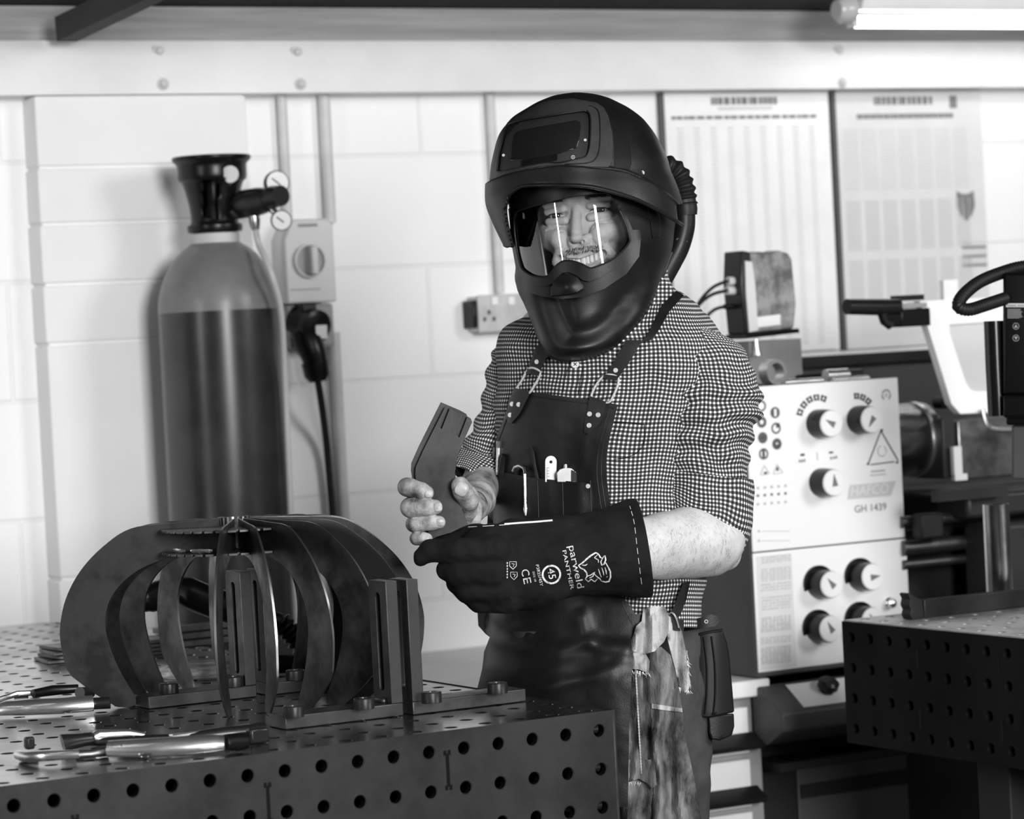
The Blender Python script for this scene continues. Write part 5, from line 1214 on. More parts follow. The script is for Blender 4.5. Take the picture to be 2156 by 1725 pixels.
# rolled cuff of the left sleeve
cf = MB(TP)
CSP = [((1490, 1000, 91), (94, 10, 0), (0, 0, 97)), ((1489, 1030, 93), (96, 16, 0), (0, 0, 99)), ((1488, 1066, 95), (93, 30, 0), (0, 0, 98)), ((1480, 1106, 98), (84, 50, 0), (0, 0, 95)), ((1474, 1128, 100), (76, 55, 0), (0, 0, 92))]
sleeve(cf, CSP, lambda t, f, s: 4*nz(math.cos(t)*1.5, s*.03, 6.1+math.sin(t))+2*math.sin(s*.09+3*math.sin(t)), ext=1, seed=37)
o = make('rolled_cuff', cf, M_ging, parent=man, sharp=180); sm = o.modifiers.new('s', 'SOLIDIFY'); sm.thickness = .0035; sm.offset = 0
cf = MB(TP)
CSR = [((1030, 962, -70), (62, 20, 0), (0, 0, 60)), ((1012, 990, -50), (55, 24, 0), (0, -10, 60)), ((996, 1010, -24), (44, 24, 0), (0, -14, 57))]
sleeve(cf, CSR, lambda t, f, s: 3*nz(math.cos(t)*2, s*.04, 2.1), n=70, ext=3, seed=71)
o = make('rolled_cuff', cf, M_ging, parent=man, sharp=180); sm = o.modifiers.new('s', 'SOLIDIFY'); sm.thickness = .003; sm.offset = 0
# collar, button, pocket, seams
def tz(x, y): return torso_z(x, y)
def sheet(name, poly, off, th, m, zf=tz, step=8, parent=None, lab=None, bevel=0, holes=()):
    q = MB(TP); q.patch(poly, zf, off, th, step, holes); o = recalc(make(name, q, m, parent=parent or man, sharp=50, bevel=bevel))
    if lab: o['label'] = lab
    return o
def colz(x, y): return torso_z(min(max(x, 1180), 1400), max(y, 668))+.35*(690-y) if y < 690 else torso_z(x, y)
sheet('collar', [(1391, 583), (1402, 590), (1412, 604), (1422, 618), (1402, 640), (1382, 668), (1366, 695), (1351, 722), (1330, 722), (1306, 719), (1330, 700), (1352, 676), (1372, 640), (1384, 608)], 14, 5, M_ging, zf=lambda x, y: 120+(722-y)*-.55+ (x-1350)*-.2+30, step=6)
b_ = MB(TP); zb = torso_z(1211, 767)+8
b_.turn([(8.5, -1), (8.5, 2), (6.8, 3.2), (6.2, 2.2), (0, 2.2)], (1211, 767, zb), (-.2, 0, 1), 28); recalc(make('shirt_button', b_, M_white, parent=man))
b_ = MB(TP)
for s in (-1, 1): b_.tube([(1211-3.3*s, 767-3.3, zb+2.8), (1211+3.3*s, 767+3.3, zb+2.8)], .8, 6)
make('button_thread', b_, M_black, parent=man)
def line(name, pts, off, r, m, zf=tz, parent=None, n=6):
    q = MB(TP); P = spline([(x, y, 0) for x, y in pts], 6); q.tube([(p.x, p.y, zf(p.x, p.y)+off) for p in P], r, n); return make(name, q, m, parent=parent or man)
line('shirt_pocket_seam', [(1293, 889), (1325, 890), (1356, 894)], 3, 1.1, M_black); line('shirt_pocket_seam', [(1356, 894), (1358, 925), (1345, 950), (1318, 964), (1284, 968)], 3, .9, M_black)
line('placket_seam', [(1196, 775), (1190, 800), (1184, 826)], 4, .7, M_black); line('placket_seam', [(1228, 775), (1222, 800), (1217, 832)], 4, .7, M_black)
# ------------------------------------------------------------------ trousers and shoes
tr = MB(TP)
for sgn, spec in ((0, [((1190, 1330, 10), (120, 0, 50), (-60, 0, 118)), ((1186, 1500, 10), (118, 0, 45), (-45, 0, 118)), ((1180, 1800, 10), (100, 0, 30), (-30, 0, 100)), ((1172, 2200, 5), (80, 0, 20), (-20, 0, 80)), ((1168, 2640, 5), (72, 0, 10), (-10, 0, 76))]), (1, [((1350, 1330, 0), (128, 0, 50), (-60, 0, 118)), ((1362, 1500, 0), (128, 0, 45), (-45, 0, 118)), ((1378, 1720, 0), (114, 0, 30), (-30, 0, 104)), ((1385, 2200, -10), (84, 0, 20), (-20, 0, 82)), ((1392, 2640, -10), (72, 0, 10), (-10, 0, 76))])):
    sleeve(tr, spec, lambda t, f, s: 6*nz(math.cos(t)*2+sgn*9, s*.02, math.sin(t)*2), n=64, per=10, dens=9)
trs = make('trousers', tr, M_trouser, parent=man, sharp=180)
for x, z in ((1165, 30), (1395, 15)):
    s_ = MB(); P = TP(x, 2640, z); P.z = 0; d = (TP(0, 0, 100)-TP(0, 0, 0)).normalized(); d.z = 0; d.normalize(); d = (d+Vector((-.5, 0, 0))).normalized()
    m = MB(); w = d.cross(Vector((0, 0, 1)))
    prof = [(-.11, .036, .09), (-.08, .042, .11), (0, .044, .11), (.06, .046, .08), (.12, .048, .06), (.165, .035, .045), (.18, .012, .03)]
    m.rings([[P+d*l+w*(r_*math.cos(q))+Vector((0, 0, max(0, h_*.5+h_*.5*math.sin(q)*1.0))) for q in [2*math.pi*k/20 for k in range(20)]] for l, r_, h_ in prof]); recalc(make('boot', m, M_black, parent=man))
# ------------------------------------------------------------------ apron
def apron_f(x, y):
    z = torso_z(x, y)+30*min(1, max(0, (y-1340)/90)); z += 3*nz(x*.012, y*.016, 21)+1.2*nz(x*.05, y*.05, 3)
    if y > 1240:
        w = min(1, (y-1240)/60)
        for pl, amp, wd in (([(1222, 1300), (1230, 1340), (1262, 1362), (1320, 1368)], 13, 18), ([(1030, 1342), (1100, 1365), (1180, 1370), (1240, 1352)], 9, 14), ([(1040, 1290), (1070, 1320), (1110, 1335)], 8, 10), ([(1150, 1450), (1230, 1430), (1310, 1400)], 6, 14), ([(1020, 1400), (1080, 1415), (1200, 1400)], 5, 16)):
            d = min(seg_dist((x, y), pl[k], pl[k+1]) for k in range(len(pl)-1)); z += w*amp*math.exp(-(d/wd)**2)
    else: z += 4*math.exp(-((x-1230+ (y-900)*.15)/16)**2)*max(0, 1-abs(y-930)/90)
    return z
bib = [(1114, 825), (1180, 834), (1250, 843), (1301, 852), (1292, 889), (1284, 920), (1279, 946), (1276, 975), (1277, 1003), (1285, 1068), (1298, 1180), (1310, 1256), (1330, 1280), (1346, 1310), (1338, 1360), (1330, 1420), (1325, 1520), (1322, 1700), (1000, 1700), (1000, 1500), (1005, 1449), (1015, 1409), (1018, 1385), (1019, 1373), (1031, 1342), (1022, 1335), (1007, 1318), (1005, 1286), (1010, 1250), (1022, 1180), (1027, 1080), (1029, 1030), (1030, 984), (1038, 946), (1049.5, 908), (1065, 870), (1088, 838)]
apron = sheet('leather_apron', bib, 14, 6, M_leather, zf=apron_f, step=8)
apron['label'] = 'black leather bib apron'
def az(x, y): return apron_f(x, y)+14
for pl in ([(1116, 834), (1180, 843), (1250, 852), (1292, 860)], [(1288, 865), (1275, 915), (1268, 950), (1266, 1003), (1275, 1068)], [(1280, 868), (1266, 920), (1259, 955), (1257, 1005), (1266, 1072)], [(1092, 842), (1072, 872), (1056, 912), (1044, 950), (1037, 985)], [(1118, 1180), (1300, 1180)], [(1300, 1240), (1312, 1275), (1330, 1312)]):
    line('stitched_seam', pl, .2, 1.1, M_leather, zf=az, parent=apron)
def pkf(x, y): 
    z = apron_f(x, y)
    for c in (1110, 1157, 1216): z += 5*math.exp(-((x-c-(y-1040)*.02)/17)**2)
    return z+2
pk = sheet('tool_pocket', [(1031, 994), (1065, 996), (1088, 1000), (1126, 1007), (1180, 1012), (1248, 1018), (1249, 1050), (1247, 1090), (1245, 1130), (1030, 1125), (1028, 1060)], 27, 6, M_leather, zf=pkf, step=6, parent=apron)
def pz(x, y): return pkf(x, y)+27
for x0 in (1132, 1184, 1243): line('pocket_stitching', [(x0, 1012), (x0+1, 1050), (x0+2, 1090)], .3, 1.0, M_leather, zf=pz, parent=apron)
def rivet(x, y, zf, off, r=5.5, nm='rivet', par=None):
    m = MB(TP); z = zf(x, y)+off; m.turn([(r, -1.5), (r, .8), (r*.8, 1.8), (r*.45, 1.2), (r*.4, 2.0), (0, 2.0)], (x, y, z), (-.25, 0, 1), 20); recalc(make(nm, m, M_zinc, parent=par or man))
rivet(1238, 1024, pz, .5, 5, par=apron)
# straps, wire loops and leather tabs
sheet('shoulder_strap', [(1136, 722), (1157, 738), (1144, 766), (1136, 787), (1110, 781), (1116, 763), (1124, 742)], 16, 5, M_leather, step=6, parent=apron)
sheet('shoulder_strap', [(1318, 716), (1352, 716), (1330, 755), (1303, 794), (1294, 800), (1272, 794), (1292, 762)], 16, 5, M_leather, step=6, parent=apron)
sheet('shoulder_strap', [(1424, 612), (1440, 622), (1410, 655), (1388, 694), (1372, 716), (1350, 720), (1368, 695), (1392, 646)], 8, 5, M_leather, zf=lambda x, y: torso_z(x, max(y, 660))+(-.9*(660-y) if y < 660 else 0), step=6, parent=apron)
def wire(pts, off=14):
    q = MB(TP); P = spline([(x, y, 0) for x, y in pts], 6, closed=True); P.append(P[0]); P.append(P[1]); q.tube([(p.x, p.y, torso_z(p.x, p.y)+off) for p in P], 2.5, 10, cap=False); make('wire_loop', q, M_zinc, parent=apron)
wire([(1114, 776), (1134, 780), (1136, 792), (1125, 812), (1113, 828), (1092, 824), (1088, 818), (1098, 802)], 16)
wire([(1276, 790), (1298, 793), (1302, 806), (1292, 832), (1280, 848), (1250, 842), (1245, 834), (1257, 808)], 16)
sheet('strap_tab', [(1084, 817), (1113, 824), (1114, 832), (1104, 852), (1094, 872), (1076, 892), (1068, 889), (1067, 868), (1071, 842)], 23, 5, M_leather, step=6, parent=apron, zf=apron_f)
sheet('strap_tab', [(1242, 834), (1276, 846), (1275, 856), (1268, 880), (1262, 892), (1238, 914), (1230, 911), (1231, 890), (1237, 862)], 23, 5, M_leather, step=6, parent=apron, zf=apron_f)
for x, y in ((1078, 851), (1092, 852), (1074, 874), (1241, 872), (1259, 874), (1240, 896)): rivet(x, y, apron_f, 24, 5.2, par=apron)
for x, y in ((1130, 762), (1296, 780)): rivet(x, y, torso_z, 17, 5, par=apron)
sheet('strap_fold', [(1110, 776), (1137, 783), (1134, 792), (1108, 786)], 21, 6, M_leather, step=6, parent=apron); sheet('strap_fold', [(1272, 788), (1304, 792), (1298, 802), (1270, 797)], 21, 6, M_leather, step=6, parent=apron)
# ------------------------------------------------------------------ welding glove
gl = SDF((850, 1030, 170), (1400, 1330, 560), 3.2)
gl.chain([(1400, 1152, 232, 104), (1345, 1155, 262, 101), (1260, 1164, 318, 85), (1180, 1176, 362, 80), (1100, 1190, 395, 84)], 18)
gl.add(gl.ell((1040, 1190, 430), (92, 86, 56)), 26); gl.add(gl.ell((1100, 1235, 405), (95, 50, 62)), 22); gl.chain([(1190, 1120, 365, 30), (1080, 1128, 400, 34)], 20)
gl.chain([(1040, 1160, 480, 34), (960, 1162, 492, 27), (905, 1160, 492, 23), (889, 1172, 486, 17), (885, 1180, 480, 13)], 8)       # forefinger along the plate
gl.chain([(1040, 1205, 470, 38), (965, 1206, 480, 30), (942, 1200, 470, 24)], 8); gl.chain([(1050, 1238, 455, 38), (985, 1236, 462, 32), (965, 1228, 450, 26)], 8)
gl.chain([(1070, 1258, 435, 34), (1010, 1262, 440, 27), (992, 1254, 430, 22)], 8)
gl.chain([(1060, 1140, 400, 34), (1000, 1134, 392, 30), (945, 1146, 395, 24), (920, 1150, 398, 20)], 10)                             # thumb behind the plate
gl.sub(gl.cap((930, 1184, 512), (905, 1186, 500), 5, 4), 4); gl.sub(gl.cap((990, 1186, 524), (945, 1180, 515), 4, 4), 6)
# cut the gauntlet open at its end
cut = (gl.P[0]-1357)*.985-(gl.P[1]-1155)*.165+(gl.P[2]-262)*-.10
gl.d = smax(gl.d, cut, 2)
ins_ = gl.cap((1430, 1152, 215), (1335, 1156, 268), 99, 92); ins2 = gl.cap((1335, 1156, 268), (1240, 1166, 330), 92, 66)
gl.d = smax(gl.d, -smin(ins_, ins2, 5), 2)
def gdisp(V):
    out = V.copy()
    for i, p in enumerate(V):
        d = 4.5*nz(p[0]*.02, p[1]*.022, p[2]*.02)+2.2*nz(p[0]*.055, p[1]*.06, p[2]*.05)
        out[i, 2] += d; out[i, 1] += d*.5*(1 if p[1] > 1170 else -1)
    return out
gm = MB(TP); V_ = gl.mesh(); gm = MB(); b0 = sdf_into(gm, gl, gdisp); del gl
glove = make('welding_glove', gm, M_suede, parent=man, sharp=180); glove['label'] = 'black suede welding gauntlet with white printed marks'
gbvh = BVHTree.FromPolygons([Vector(v) for v in gm.v], gm.f)
def gproj(x, y, lift=.0009):
    a = TP(x, y, 700); b = TP(x, y, 0); h = gbvh.ray_cast(a, (b-a).normalized(), 2.0)
    if h[0] is None: return TP(x, y, 430)
    return h[0]-(b-a).normalized()*lift
def gline(name, pts, r, m, lift=.0006, dash=None, sp=6):
    q = MB(); P = spline([(x, y, 0) for x, y in pts], sp)
    if dash:
        k = 0
        while k+dash < len(P): q.tube([gproj(p.x, p.y, lift) for p in P[k:k+dash]], r, 5); k += dash+1
    else: q.tube([gproj(p.x, p.y, lift) for p in P], r, 6)
    return make(name, q, m, parent=glove)
gline('cuff_stitching', [(1326, 1066), (1335, 1100), (1341, 1150), (1347, 1200), (1353, 1246)], .00042, M_thread, dash=4, sp=12)
gline('glove_seam', [(986, 1110), (1040, 1107), (1090, 1103)], .0005, M_thread, dash=5, sp=10); gline('glove_seam', [(1062, 1104), (1100, 1101), (1130, 1099), (1163, 1096)], .0014, M_thread)
# printed marks on the glove
def gtext(txt, x, y, length, height, ang, nm):
    c, s = math.cos(ang), math.sin(ang); V, Fc = text_polys(txt, 1.0); m = MB(); x0 = min(v.x for v in V); kx = length/(max(v.x for v in V)-x0); ky = height/.73
    for v in V: u_, w_ = (v.x-x0)*kx, v.y*ky; m.v.append(gproj(x+u_*c+w_*s, y+u_*s-w_*c, .0009)); m.uv.append((0, 0))
    m.f = [list(f) for f in Fc]; make(nm, m, M_print, parent=glove, smooth=False)
M_print = mat('glove_print', .62, .8, c2=.16, scale=260, lo=.50, hi=.66)
A90 = math.pi/2+.06
A78 = math.radians(78)
gtext('parweld', 1197, 1151, 91, 15.5, A78, 'brand_print'); gtext('PANTHER', 1184, 1160, 84, 8.5, A78, 'name_print'); gtext('P3825/45Y', 1128, 1190, 46, 6.6, A78, 'number_print'); gtext('SIZE 10', 1121, 1204, 22, 4.2, A78, 'size_print')
gtext('45', 1152, 1199, 22, 16, A78, 'rating_print'); gtext('C', 1097, 1201, 14, 17, A78, 'mark_print'); gtext('E', 1101, 1219, 12, 17, A78, 'mark_print')
def gring(x, y, r0, r1, nm='ring_print', a0=0, a1=2*math.pi, n=40):
    m = MB(); 
    for k in range(n+1):
        t = a0+(a1-a0)*k/n; m.v += [gproj(x+r0*math.cos(t), y+r0*math.sin(t)), gproj(x+r1*math.cos(t), y+r1*math.sin(t))]; m.uv += [(0, 0)]*2
    m.f = [[2*k, 2*k+1, 2*k+3, 2*k+2] for k in range(n)]; make(nm, m, M_print, parent=glove, smooth=False)
gring(1161, 1210, 16.5, 20.5)
def gstroke(pts, w, nm='panther_print'):
    m = MB(); P = [Vector(p) for p in pts]; Q = []
    for p, q in zip(P[:-1], P[1:]):
        n_ = max(2, int((q-p).length/5)); Q += [p.lerp(q, k/n_) for k in range(n_)]
    Q.append(P[-1])
    for i, p in enumerate(Q):
        t = (Q[min(i+1, len(Q)-1)]-Q[max(i-1, 0)]).normalized(); n_ = Vector((-t.y, t.x)); ww = w*(.55+.45*math.sin(math.pi*i/max(1, len(Q)-1)))
        for s in (-1, 1): c = p+n_*ww*s*.5; m.v.append(gproj(c.x, c.y)); m.uv.append((0, 0))
    m.f = [[2*k, 2*k+1, 2*k+3, 2*k+2] for k in range(len(Q)-1)]; return m
def gs(x, y): return (820+x/2.614, 640+y/2.614)
pan = MB()
for w, pts in ((3.6, [(1040, 1440), (1060, 1428), (1085, 1405), (1110, 1385), (1135, 1370), (1150, 1376)]), (3, [(1150, 1376), (1160, 1395), (1172, 1402)]), (3, [(1172, 1402), (1180, 1390), (1187, 1386), (1190, 1410), (1182, 1432), (1168, 1438), (1163, 1420), (1172, 1402)]), (2.2, [(1150, 1376), (1128, 1398), (1150, 1410), (1150, 1425)]), (3.4, [(1190, 1425), (1204, 1450), (1216, 1475), (1217, 1505), (1208, 1528), (1190, 1532), (1165, 1526)]), (3.2, [(1040, 1440), (1052, 1455), (1070, 1462), (1085, 1480), (1088, 1500), (1078, 1515)]), (2.4, [(1088, 1500), (1110, 1492), (1130, 1478), (1120, 1500), (1100, 1510)]), (2.4, [(1078, 1515), (1095, 1530), (1110, 1516), (1130, 1530), (1145, 1514)]), (2, [(1168, 1452), (1176, 1475), (1180, 1495)]), (2, [(1150, 1460), (1158, 1485), (1166, 1505)]), (2, [(1186, 1450), (1192, 1470), (1194, 1490)]), (2.4, [(1120, 1480), (1140, 1500), (1160, 1515), (1165, 1526)]), (2, [(1060, 1438), (1078, 1440), (1090, 1432)]), (2, [(1194, 1505), (1202, 1500)])):
    s_ = gstroke([gs(*p) for p in pts], w); b0 = len(pan.v); pan.v += s_.v; pan.uv += s_.uv; pan.f += [[i+b0 for i in f] for f in s_.f]
make('panther_print', pan, M_print, parent=glove, smooth=False)
sym = MB()
for cx_, cy_ in ((1080, 1190), (1082, 1212)):
    for pts in ([(-7, -7), (7, -7), (7, 2), (0, 9), (-7, 2), (-7, -7)], [(-3, -3), (3, -2), (0, 4)]):
        s_ = gstroke([(cx_+p[0], cy_+p[1]) for p in pts], 1.5); b0 = len(sym.v); sym.v += s_.v; sym.uv += s_.uv; sym.f += [[i+b0 for i in f] for f in s_.f]
for k in range(6): s_ = gstroke([(1068, 1184+6*k), (1068, 1188+6*k)], 3); b0 = len(sym.v); sym.v += s_.v; sym.uv += s_.uv; sym.f += [[i+b0 for i in f] for f in s_.f]
make('symbol_print', sym, M_print, parent=glove, smooth=False)
# ------------------------------------------------------------------ the two plates in the hands
M_plate_s = mat('plate_steel', .075, .40, .8, c2=.035, scale=9, rvar=.15, bump=.05)
pp_ = [(936, 858), (940, 856), (923, 900), (930, 903), (947, 859), (958, 865), (976, 873), (959, 917), (967, 921), (984, 877), (991, 881), (994, 889), (978, 925), (964, 961), (958, 996), (966, 1040), (974, 1074), (985, 1105), (950, 1122), (905, 1135), (890, 1080), (878, 1025), (874, 1000), (875, 984), (890, 950), (915, 900)]
def held(poly, dx, dy, z, lab):
    m = MB(TP); m.prism([(x+dx, y+dy) for x, y in poly], z, z+4.5); o = recalc(make('steel_plate', m, M_plate_s, sharp=25, bevel=.0004)); tag(o, lab, 'steel plate', 'curved steel plates in the hand')
held(pp_, 0, 0, ZP+3, 'front notched steel rib plate held in the worker\'s bare hand')
held([(937, 856), (958, 865), (977, 873), (991, 881), (994, 889), (978, 925), (964, 961), (958, 996), (966, 1040), (974, 1074), (985, 1105), (950, 1122), (905, 1135), (890, 1080), (878, 1025), (874, 1000), (875, 984), (890, 950), (915, 900)], -9, -9, ZP-9, 'rear steel rib plate showing behind the left edge of the held front plate')
# ------------------------------------------------------------------ tools in the apron pocket
def pt3(x, y, off): return TP(x, y, apron_f(x, y)+off)
PO = 21
t = thing('hex_bit_holder', 'silver hexagon-topped tool at the left end of the apron pocket', 'tool', pt3(1050, 950, PO))
make('hex_head', MB().cyl(pt3(1051, 929, PO+2), pt3(1050, 943, PO+2), 6*PXM*1.1, 5*PXM, 6), M_chrome, parent=t); make('shank', MB().cyl(pt3(1050, 942, PO), pt3(1048, 1000, PO), 5*PXM, 5.5*PXM, 14), M_chrome, parent=t)
tag(make('pencil', MB().cyl(pt3(1041, 942, PO), pt3(1038, 1000, PO), 3.6*PXM, n=12), mat('clear_barrel', .35, .25)), 'slim grey pencil beside the hexagon tool in the apron pocket', 'pencil')
tag(make('marker', MB().tube([pt3(1062, 958, PO+3), pt3(1060, 968, PO+3), pt3(1057, 1002, PO+3)], [6*PXM, 8*PXM, 8*PXM], 16), M_black), 'stubby dark marker pen in the apron pocket', 'pen')
tag(make('pen', MB().tube([pt3(1119, 940, PO), pt3(1123, 955, PO), pt3(1126, 978, PO+1), pt3(1133, 1012, PO+1)], [2.2*PXM, 4.6*PXM, 5*PXM, 5*PXM], 14), M_black), 'thin black pen leaning out of the apron pocket', 'pen')
t = thing('scriber', 'bright steel scriber clipped over the front of the apron pocket', 'scriber', pt3(1104, 1000, PO))
make('hook', MB().tube([pt3(1080, 992, PO+6), pt3(1084, 984, PO+8), pt3(1094, 981, PO+12), pt3(1103, 986, PO+18), pt3(1106, 996, PO+24)], 3.4*PXM, 12), M_chrome, parent=t)
make('jaw', MB().tube([pt3(1089, 1002, PO), pt3(1091, 990, PO+4), pt3(1100, 984, PO+8), pt3(1112, 990, PO+6)], 5*PXM, 12), M_dkh, parent=t)
make('blade', MB().tube([TP(1105, 992, pz(1105, 992)+5), TP(1106, 1030, pz(1106, 1030)+5), TP(1106, 1060, pz(1106, 1060)+5), TP(1106.5, 1072, pz(1106, 1072)+5), TP(1107, 1086, pz(1107, 1086)+5)], [3.4*PXM, 3.2*PXM, 3*PXM, 4.6*PXM, 1.6*PXM], 10), M_chrome, parent=t)
ru = MB(TP)
out_ = [(1148, 1015), (1148, 972)]+[(1160+12*math.cos(q), 972-12*math.sin(q)) for q in np.linspace(math.pi, 0, 12)]+[(1172, 972), (1171, 1015)]
ru.prism([tuple(p) for p in out_], torso_z(1160, 980)+26, torso_z(1160, 980)+28.5)
rl = thing('steel_rule', 'short steel rule with a round hole standing in the apron pocket', 'ruler', pt3(1160, 990, PO))
recalc(make('blade', ru, mat('rule_steel', .55, .35, .8), parent=rl))
h_ = MB(TP); h_.cyl((1160, 973, torso_z(1160, 980)+28.4), (1160, 973, torso_z(1160, 980)+29.2), 3.2, n=16); make('hole', h_, M_black, parent=rl)
h_ = MB(TP)
for k in range(8): h_.box(1150, 1153 if k % 2 else 1156, 985+3*k, 985.9+3*k, torso_z(1160, 980)+28.4, torso_z(1160, 980)+29)
make('graduations', h_, M_black, parent=rl, smooth=False)
kn = thing('folding_knife', 'small silver folding tool with a knurled stud at the right of the apron pocket', 'knife', pt3(1192, 995, PO))
kz_ = torso_z(1192, 990)+22
recalc(make('handle', MB(TP).prism([(1173, 1016), (1172, 996), (1178, 988), (1190, 984), (1204, 986), (1212, 994), (1214, 1016)], kz_, kz_+8), M_chrome, parent=kn, bevel=.001))
recalc(make('stud', MB(TP).cyl((1191, 985, kz_+4), (1191, 978, kz_+4), 4.2, 3.6, 12), M_chrome, parent=kn)); recalc(make('edge_plate', MB(TP).prism([(1203, 1014), (1203, 990), (1210, 992), (1214, 1000), (1214, 1014)], kz_+7, kz_+11), M_dkh, parent=kn))
# ------------------------------------------------------------------ rag hanging at the hip
M_rag = mat('stained_rag', .26, .9, c2=.03, scale=22, lo=.36, hi=.60, bump=.6, bscale=260, stretch=(1, 1, .45)); M_ragp = mat('pale_rag', .50, .9, c2=.10, scale=30, lo=.5, hi=.72, bump=.6, bscale=260)
rag = thing('rag', 'stained torn cloth rag knotted and hanging at the worker\'s hip', 'rag', TP(1380, 1300, 150))
def rz_(x, y, b=150, ph=0, fr=.16): return b+13*math.sin(x*fr+ph+2.5*nz(x*.02, y*.008, ph))+9*nz(x*.04, y*.03, ph)+ (y-1400)*-.02
sheet('left_tail', [(1322, 1400), (1345, 1404), (1366, 1410), (1370, 1470), (1372, 1540), (1376, 1600), (1386, 1650), (1372, 1662), (1362, 1650), (1345, 1640), (1322, 1648), (1306, 1655), (1296, 1600), (1298, 1520), (1306, 1460), (1312, 1420)], 40, 4, M_rag, zf=lambda x, y: rz_(x, y, 150, 1), step=5, parent=rag)
sheet('inner_tail', [(1306, 1600), (1372, 1600), (1378, 1750), (1308, 1750)], 26, 4, M_rag, zf=lambda x, y: rz_(x, y, 150, 3), step=6, parent=rag)
sheet('front_tail', [(1366, 1370), (1392, 1362), (1412, 1380), (1428, 1440), (1436, 1490), (1444, 1560), (1462, 1640), (1480, 1750), (1374, 1750), (1374, 1600), (1370, 1500), (1368, 1430)], 48, 4, M_rag, zf=lambda x, y: rz_(x, y, 150, 5, .12), step=5, parent=rag)
sheet('pale_hem', [(1372, 1482), (1400, 1486), (1436, 1492), (1437, 1500), (1400, 1496), (1372, 1492)], 54, 5, M_ragp, zf=lambda x, y: rz_(x, y, 150, 5, .12), step=4, parent=rag)
sheet('knot', [(1354, 1284), (1376, 1276), (1400, 1278), (1408, 1300), (1408, 1330), (1398, 1352), (1378, 1372), (1356, 1378), (1334, 1372), (1316, 1382), (1320, 1368), (1332, 1340), (1340, 1318), (1351, 1308)], 62, 10, M_ragp, zf=lambda x, y: rz_(x, y, 150, 2)+14*math.exp(-((x-1378)/30)**2), step=5, parent=rag)
sheet('torn_fold', [(1310, 1382), (1330, 1372), (1360, 1378), (1368, 1392), (1366, 1418), (1345, 1410), (1318, 1408), (1304, 1404)], 58, 10, M_ragp, zf=lambda x, y: rz_(x, y, 150, 7), step=5, parent=rag)
sheet('side_strip', [(1404, 1296), (1424, 1304), (1436, 1330), (1444, 1370), (1448, 1410), (1454, 1438), (1450, 1452), (1436, 1458), (1428, 1448), (1422, 1410), (1412, 1372), (1404, 1340)], 52, 5, M_ragp, zf=lambda x, y: rz_(x, y, 130, 9), step=5, parent=rag)
fr_ = MB()
for (x0, y0, x1, y1, z0, n_) in ((1306, 1404, 1366, 1418, 205, 40), (1422, 1445, 1453, 1455, 180, 26), (1322, 1380, 1312, 1395, 205, 12), (1300, 1640, 1370, 1652, 180, 26), (1446, 1370, 1452, 1440, 175, 24)):
    for _ in range(n_):
        u = random.random(); x, y = x0+(x1-x0)*u, y0+(y1-y0)*u; a = random.uniform(-.9, .9); l = random.uniform(5, 13)
        fr_.tube([TP(x, y, z0), TP(x+math.sin(a)*l*.5, y+l*.5, z0+2), TP(x+math.sin(a)*l, y+math.cos(a)*l, z0+random.uniform(-2, 5))], [.0004, .0003, .0001], 3, cap=False)
f_ = make('loose_threads', fr_, M_thread, parent=rag); f_['kind'] = 'stuff'
make('wire_hook', MB(TP).tube(spline([(1404, 1300, 190), (1414, 1290, 195), (1424, 1302, 195), (1430, 1322, 190)], 5), 1.8, 8), M_chrome, parent=rag)
q_ = MB(TP); q_.tube([(x, y, rz_(x, y, 150, 1)+44) for x, y in [(1338+.18*k, 1410+3.2*k) for k in range(70)]], [1.2 if k % 2 else 2.2 for k in range(70)], 6); make('overlock_stitching', q_, M_ragp, parent=rag)
# ------------------------------------------------------------------ belt, pouch and hose at the back
belt_z = lambda x, y: torso_z(min(x, 1470), y)
def pch(x, y): return 10+34*(1-((x-1490)/70)**2)
belt = thing('tool_belt', 'black work belt with a ribbed black pouch on the worker\'s hip', 'tool belt', TP(1480, 1400, 40))
sheet('pouch', [(1447, 1344), (1470, 1336), (1495, 1330), (1521, 1326), (1530, 1350), (1535, 1377), (1541, 1440), (1546, 1500), (1520, 1506), (1491, 1512), (1462, 1510), (1436, 1508), (1434, 1470), (1440, 1400)], 20, 70, mat('pouch_leather', .009, .42, bump=.04, bscale=300), zf=pch, step=8, parent=belt, bevel=.003)
sheet('pouch_base', [(1491, 1508), (1545, 1502), (1546, 1530), (1541, 1549), (1515, 1560), (1497, 1557), (1492, 1540)], 12, 60, M_leather, zf=pch, step=8, parent=belt, bevel=.003)
for k, x in enumerate((1450, 1464, 1478, 1494)): line('pouch_rib', [(x+4, 1346-2*k), (x+8+k, 1400), (x+6+k*2, 1460), (x+2+k*2, 1504)], 22, 2.0, M_black, zf=pch, parent=belt)
line('pouch_rim', [(1447, 1342), (1480, 1334), (1521, 1327)], 22, 3, M_leather, zf=pch, parent=belt)
sheet('belt_end', [(1438, 1306), (1470, 1302), (1498, 1294), (1510, 1297), (1515, 1308), (1508, 1318), (1480, 1324), (1440, 1330)], 66, 6, M_leather, zf=pch, step=6, parent=belt)
q_ = MB(TP); q_.turn([(4, 0), (4, 1), (2.6, 1), (2.6, 0)], (1487, 1309, pch(1487, 1309)+66), (0, 0, 1), 16, cap0=False, cap1=False); make('stamped_mark', q_, M_thread if False else M_zinc, parent=belt)
sheet('belt_strap', [(1438, 1228), (1452, 1224), (1446, 1262), (1432, 1296), (1416, 1312), (1402, 1306), (1418, 1280), (1430, 1250)], 18, 5, M_leather, zf=torso_z, step=6, parent=belt)
sheet('waist_belt', [(1330, 1292), (1440, 1306), (1440, 1330), (1330, 1316)], 16, 6, M_leather, zf=torso_z, step=7, parent=belt)
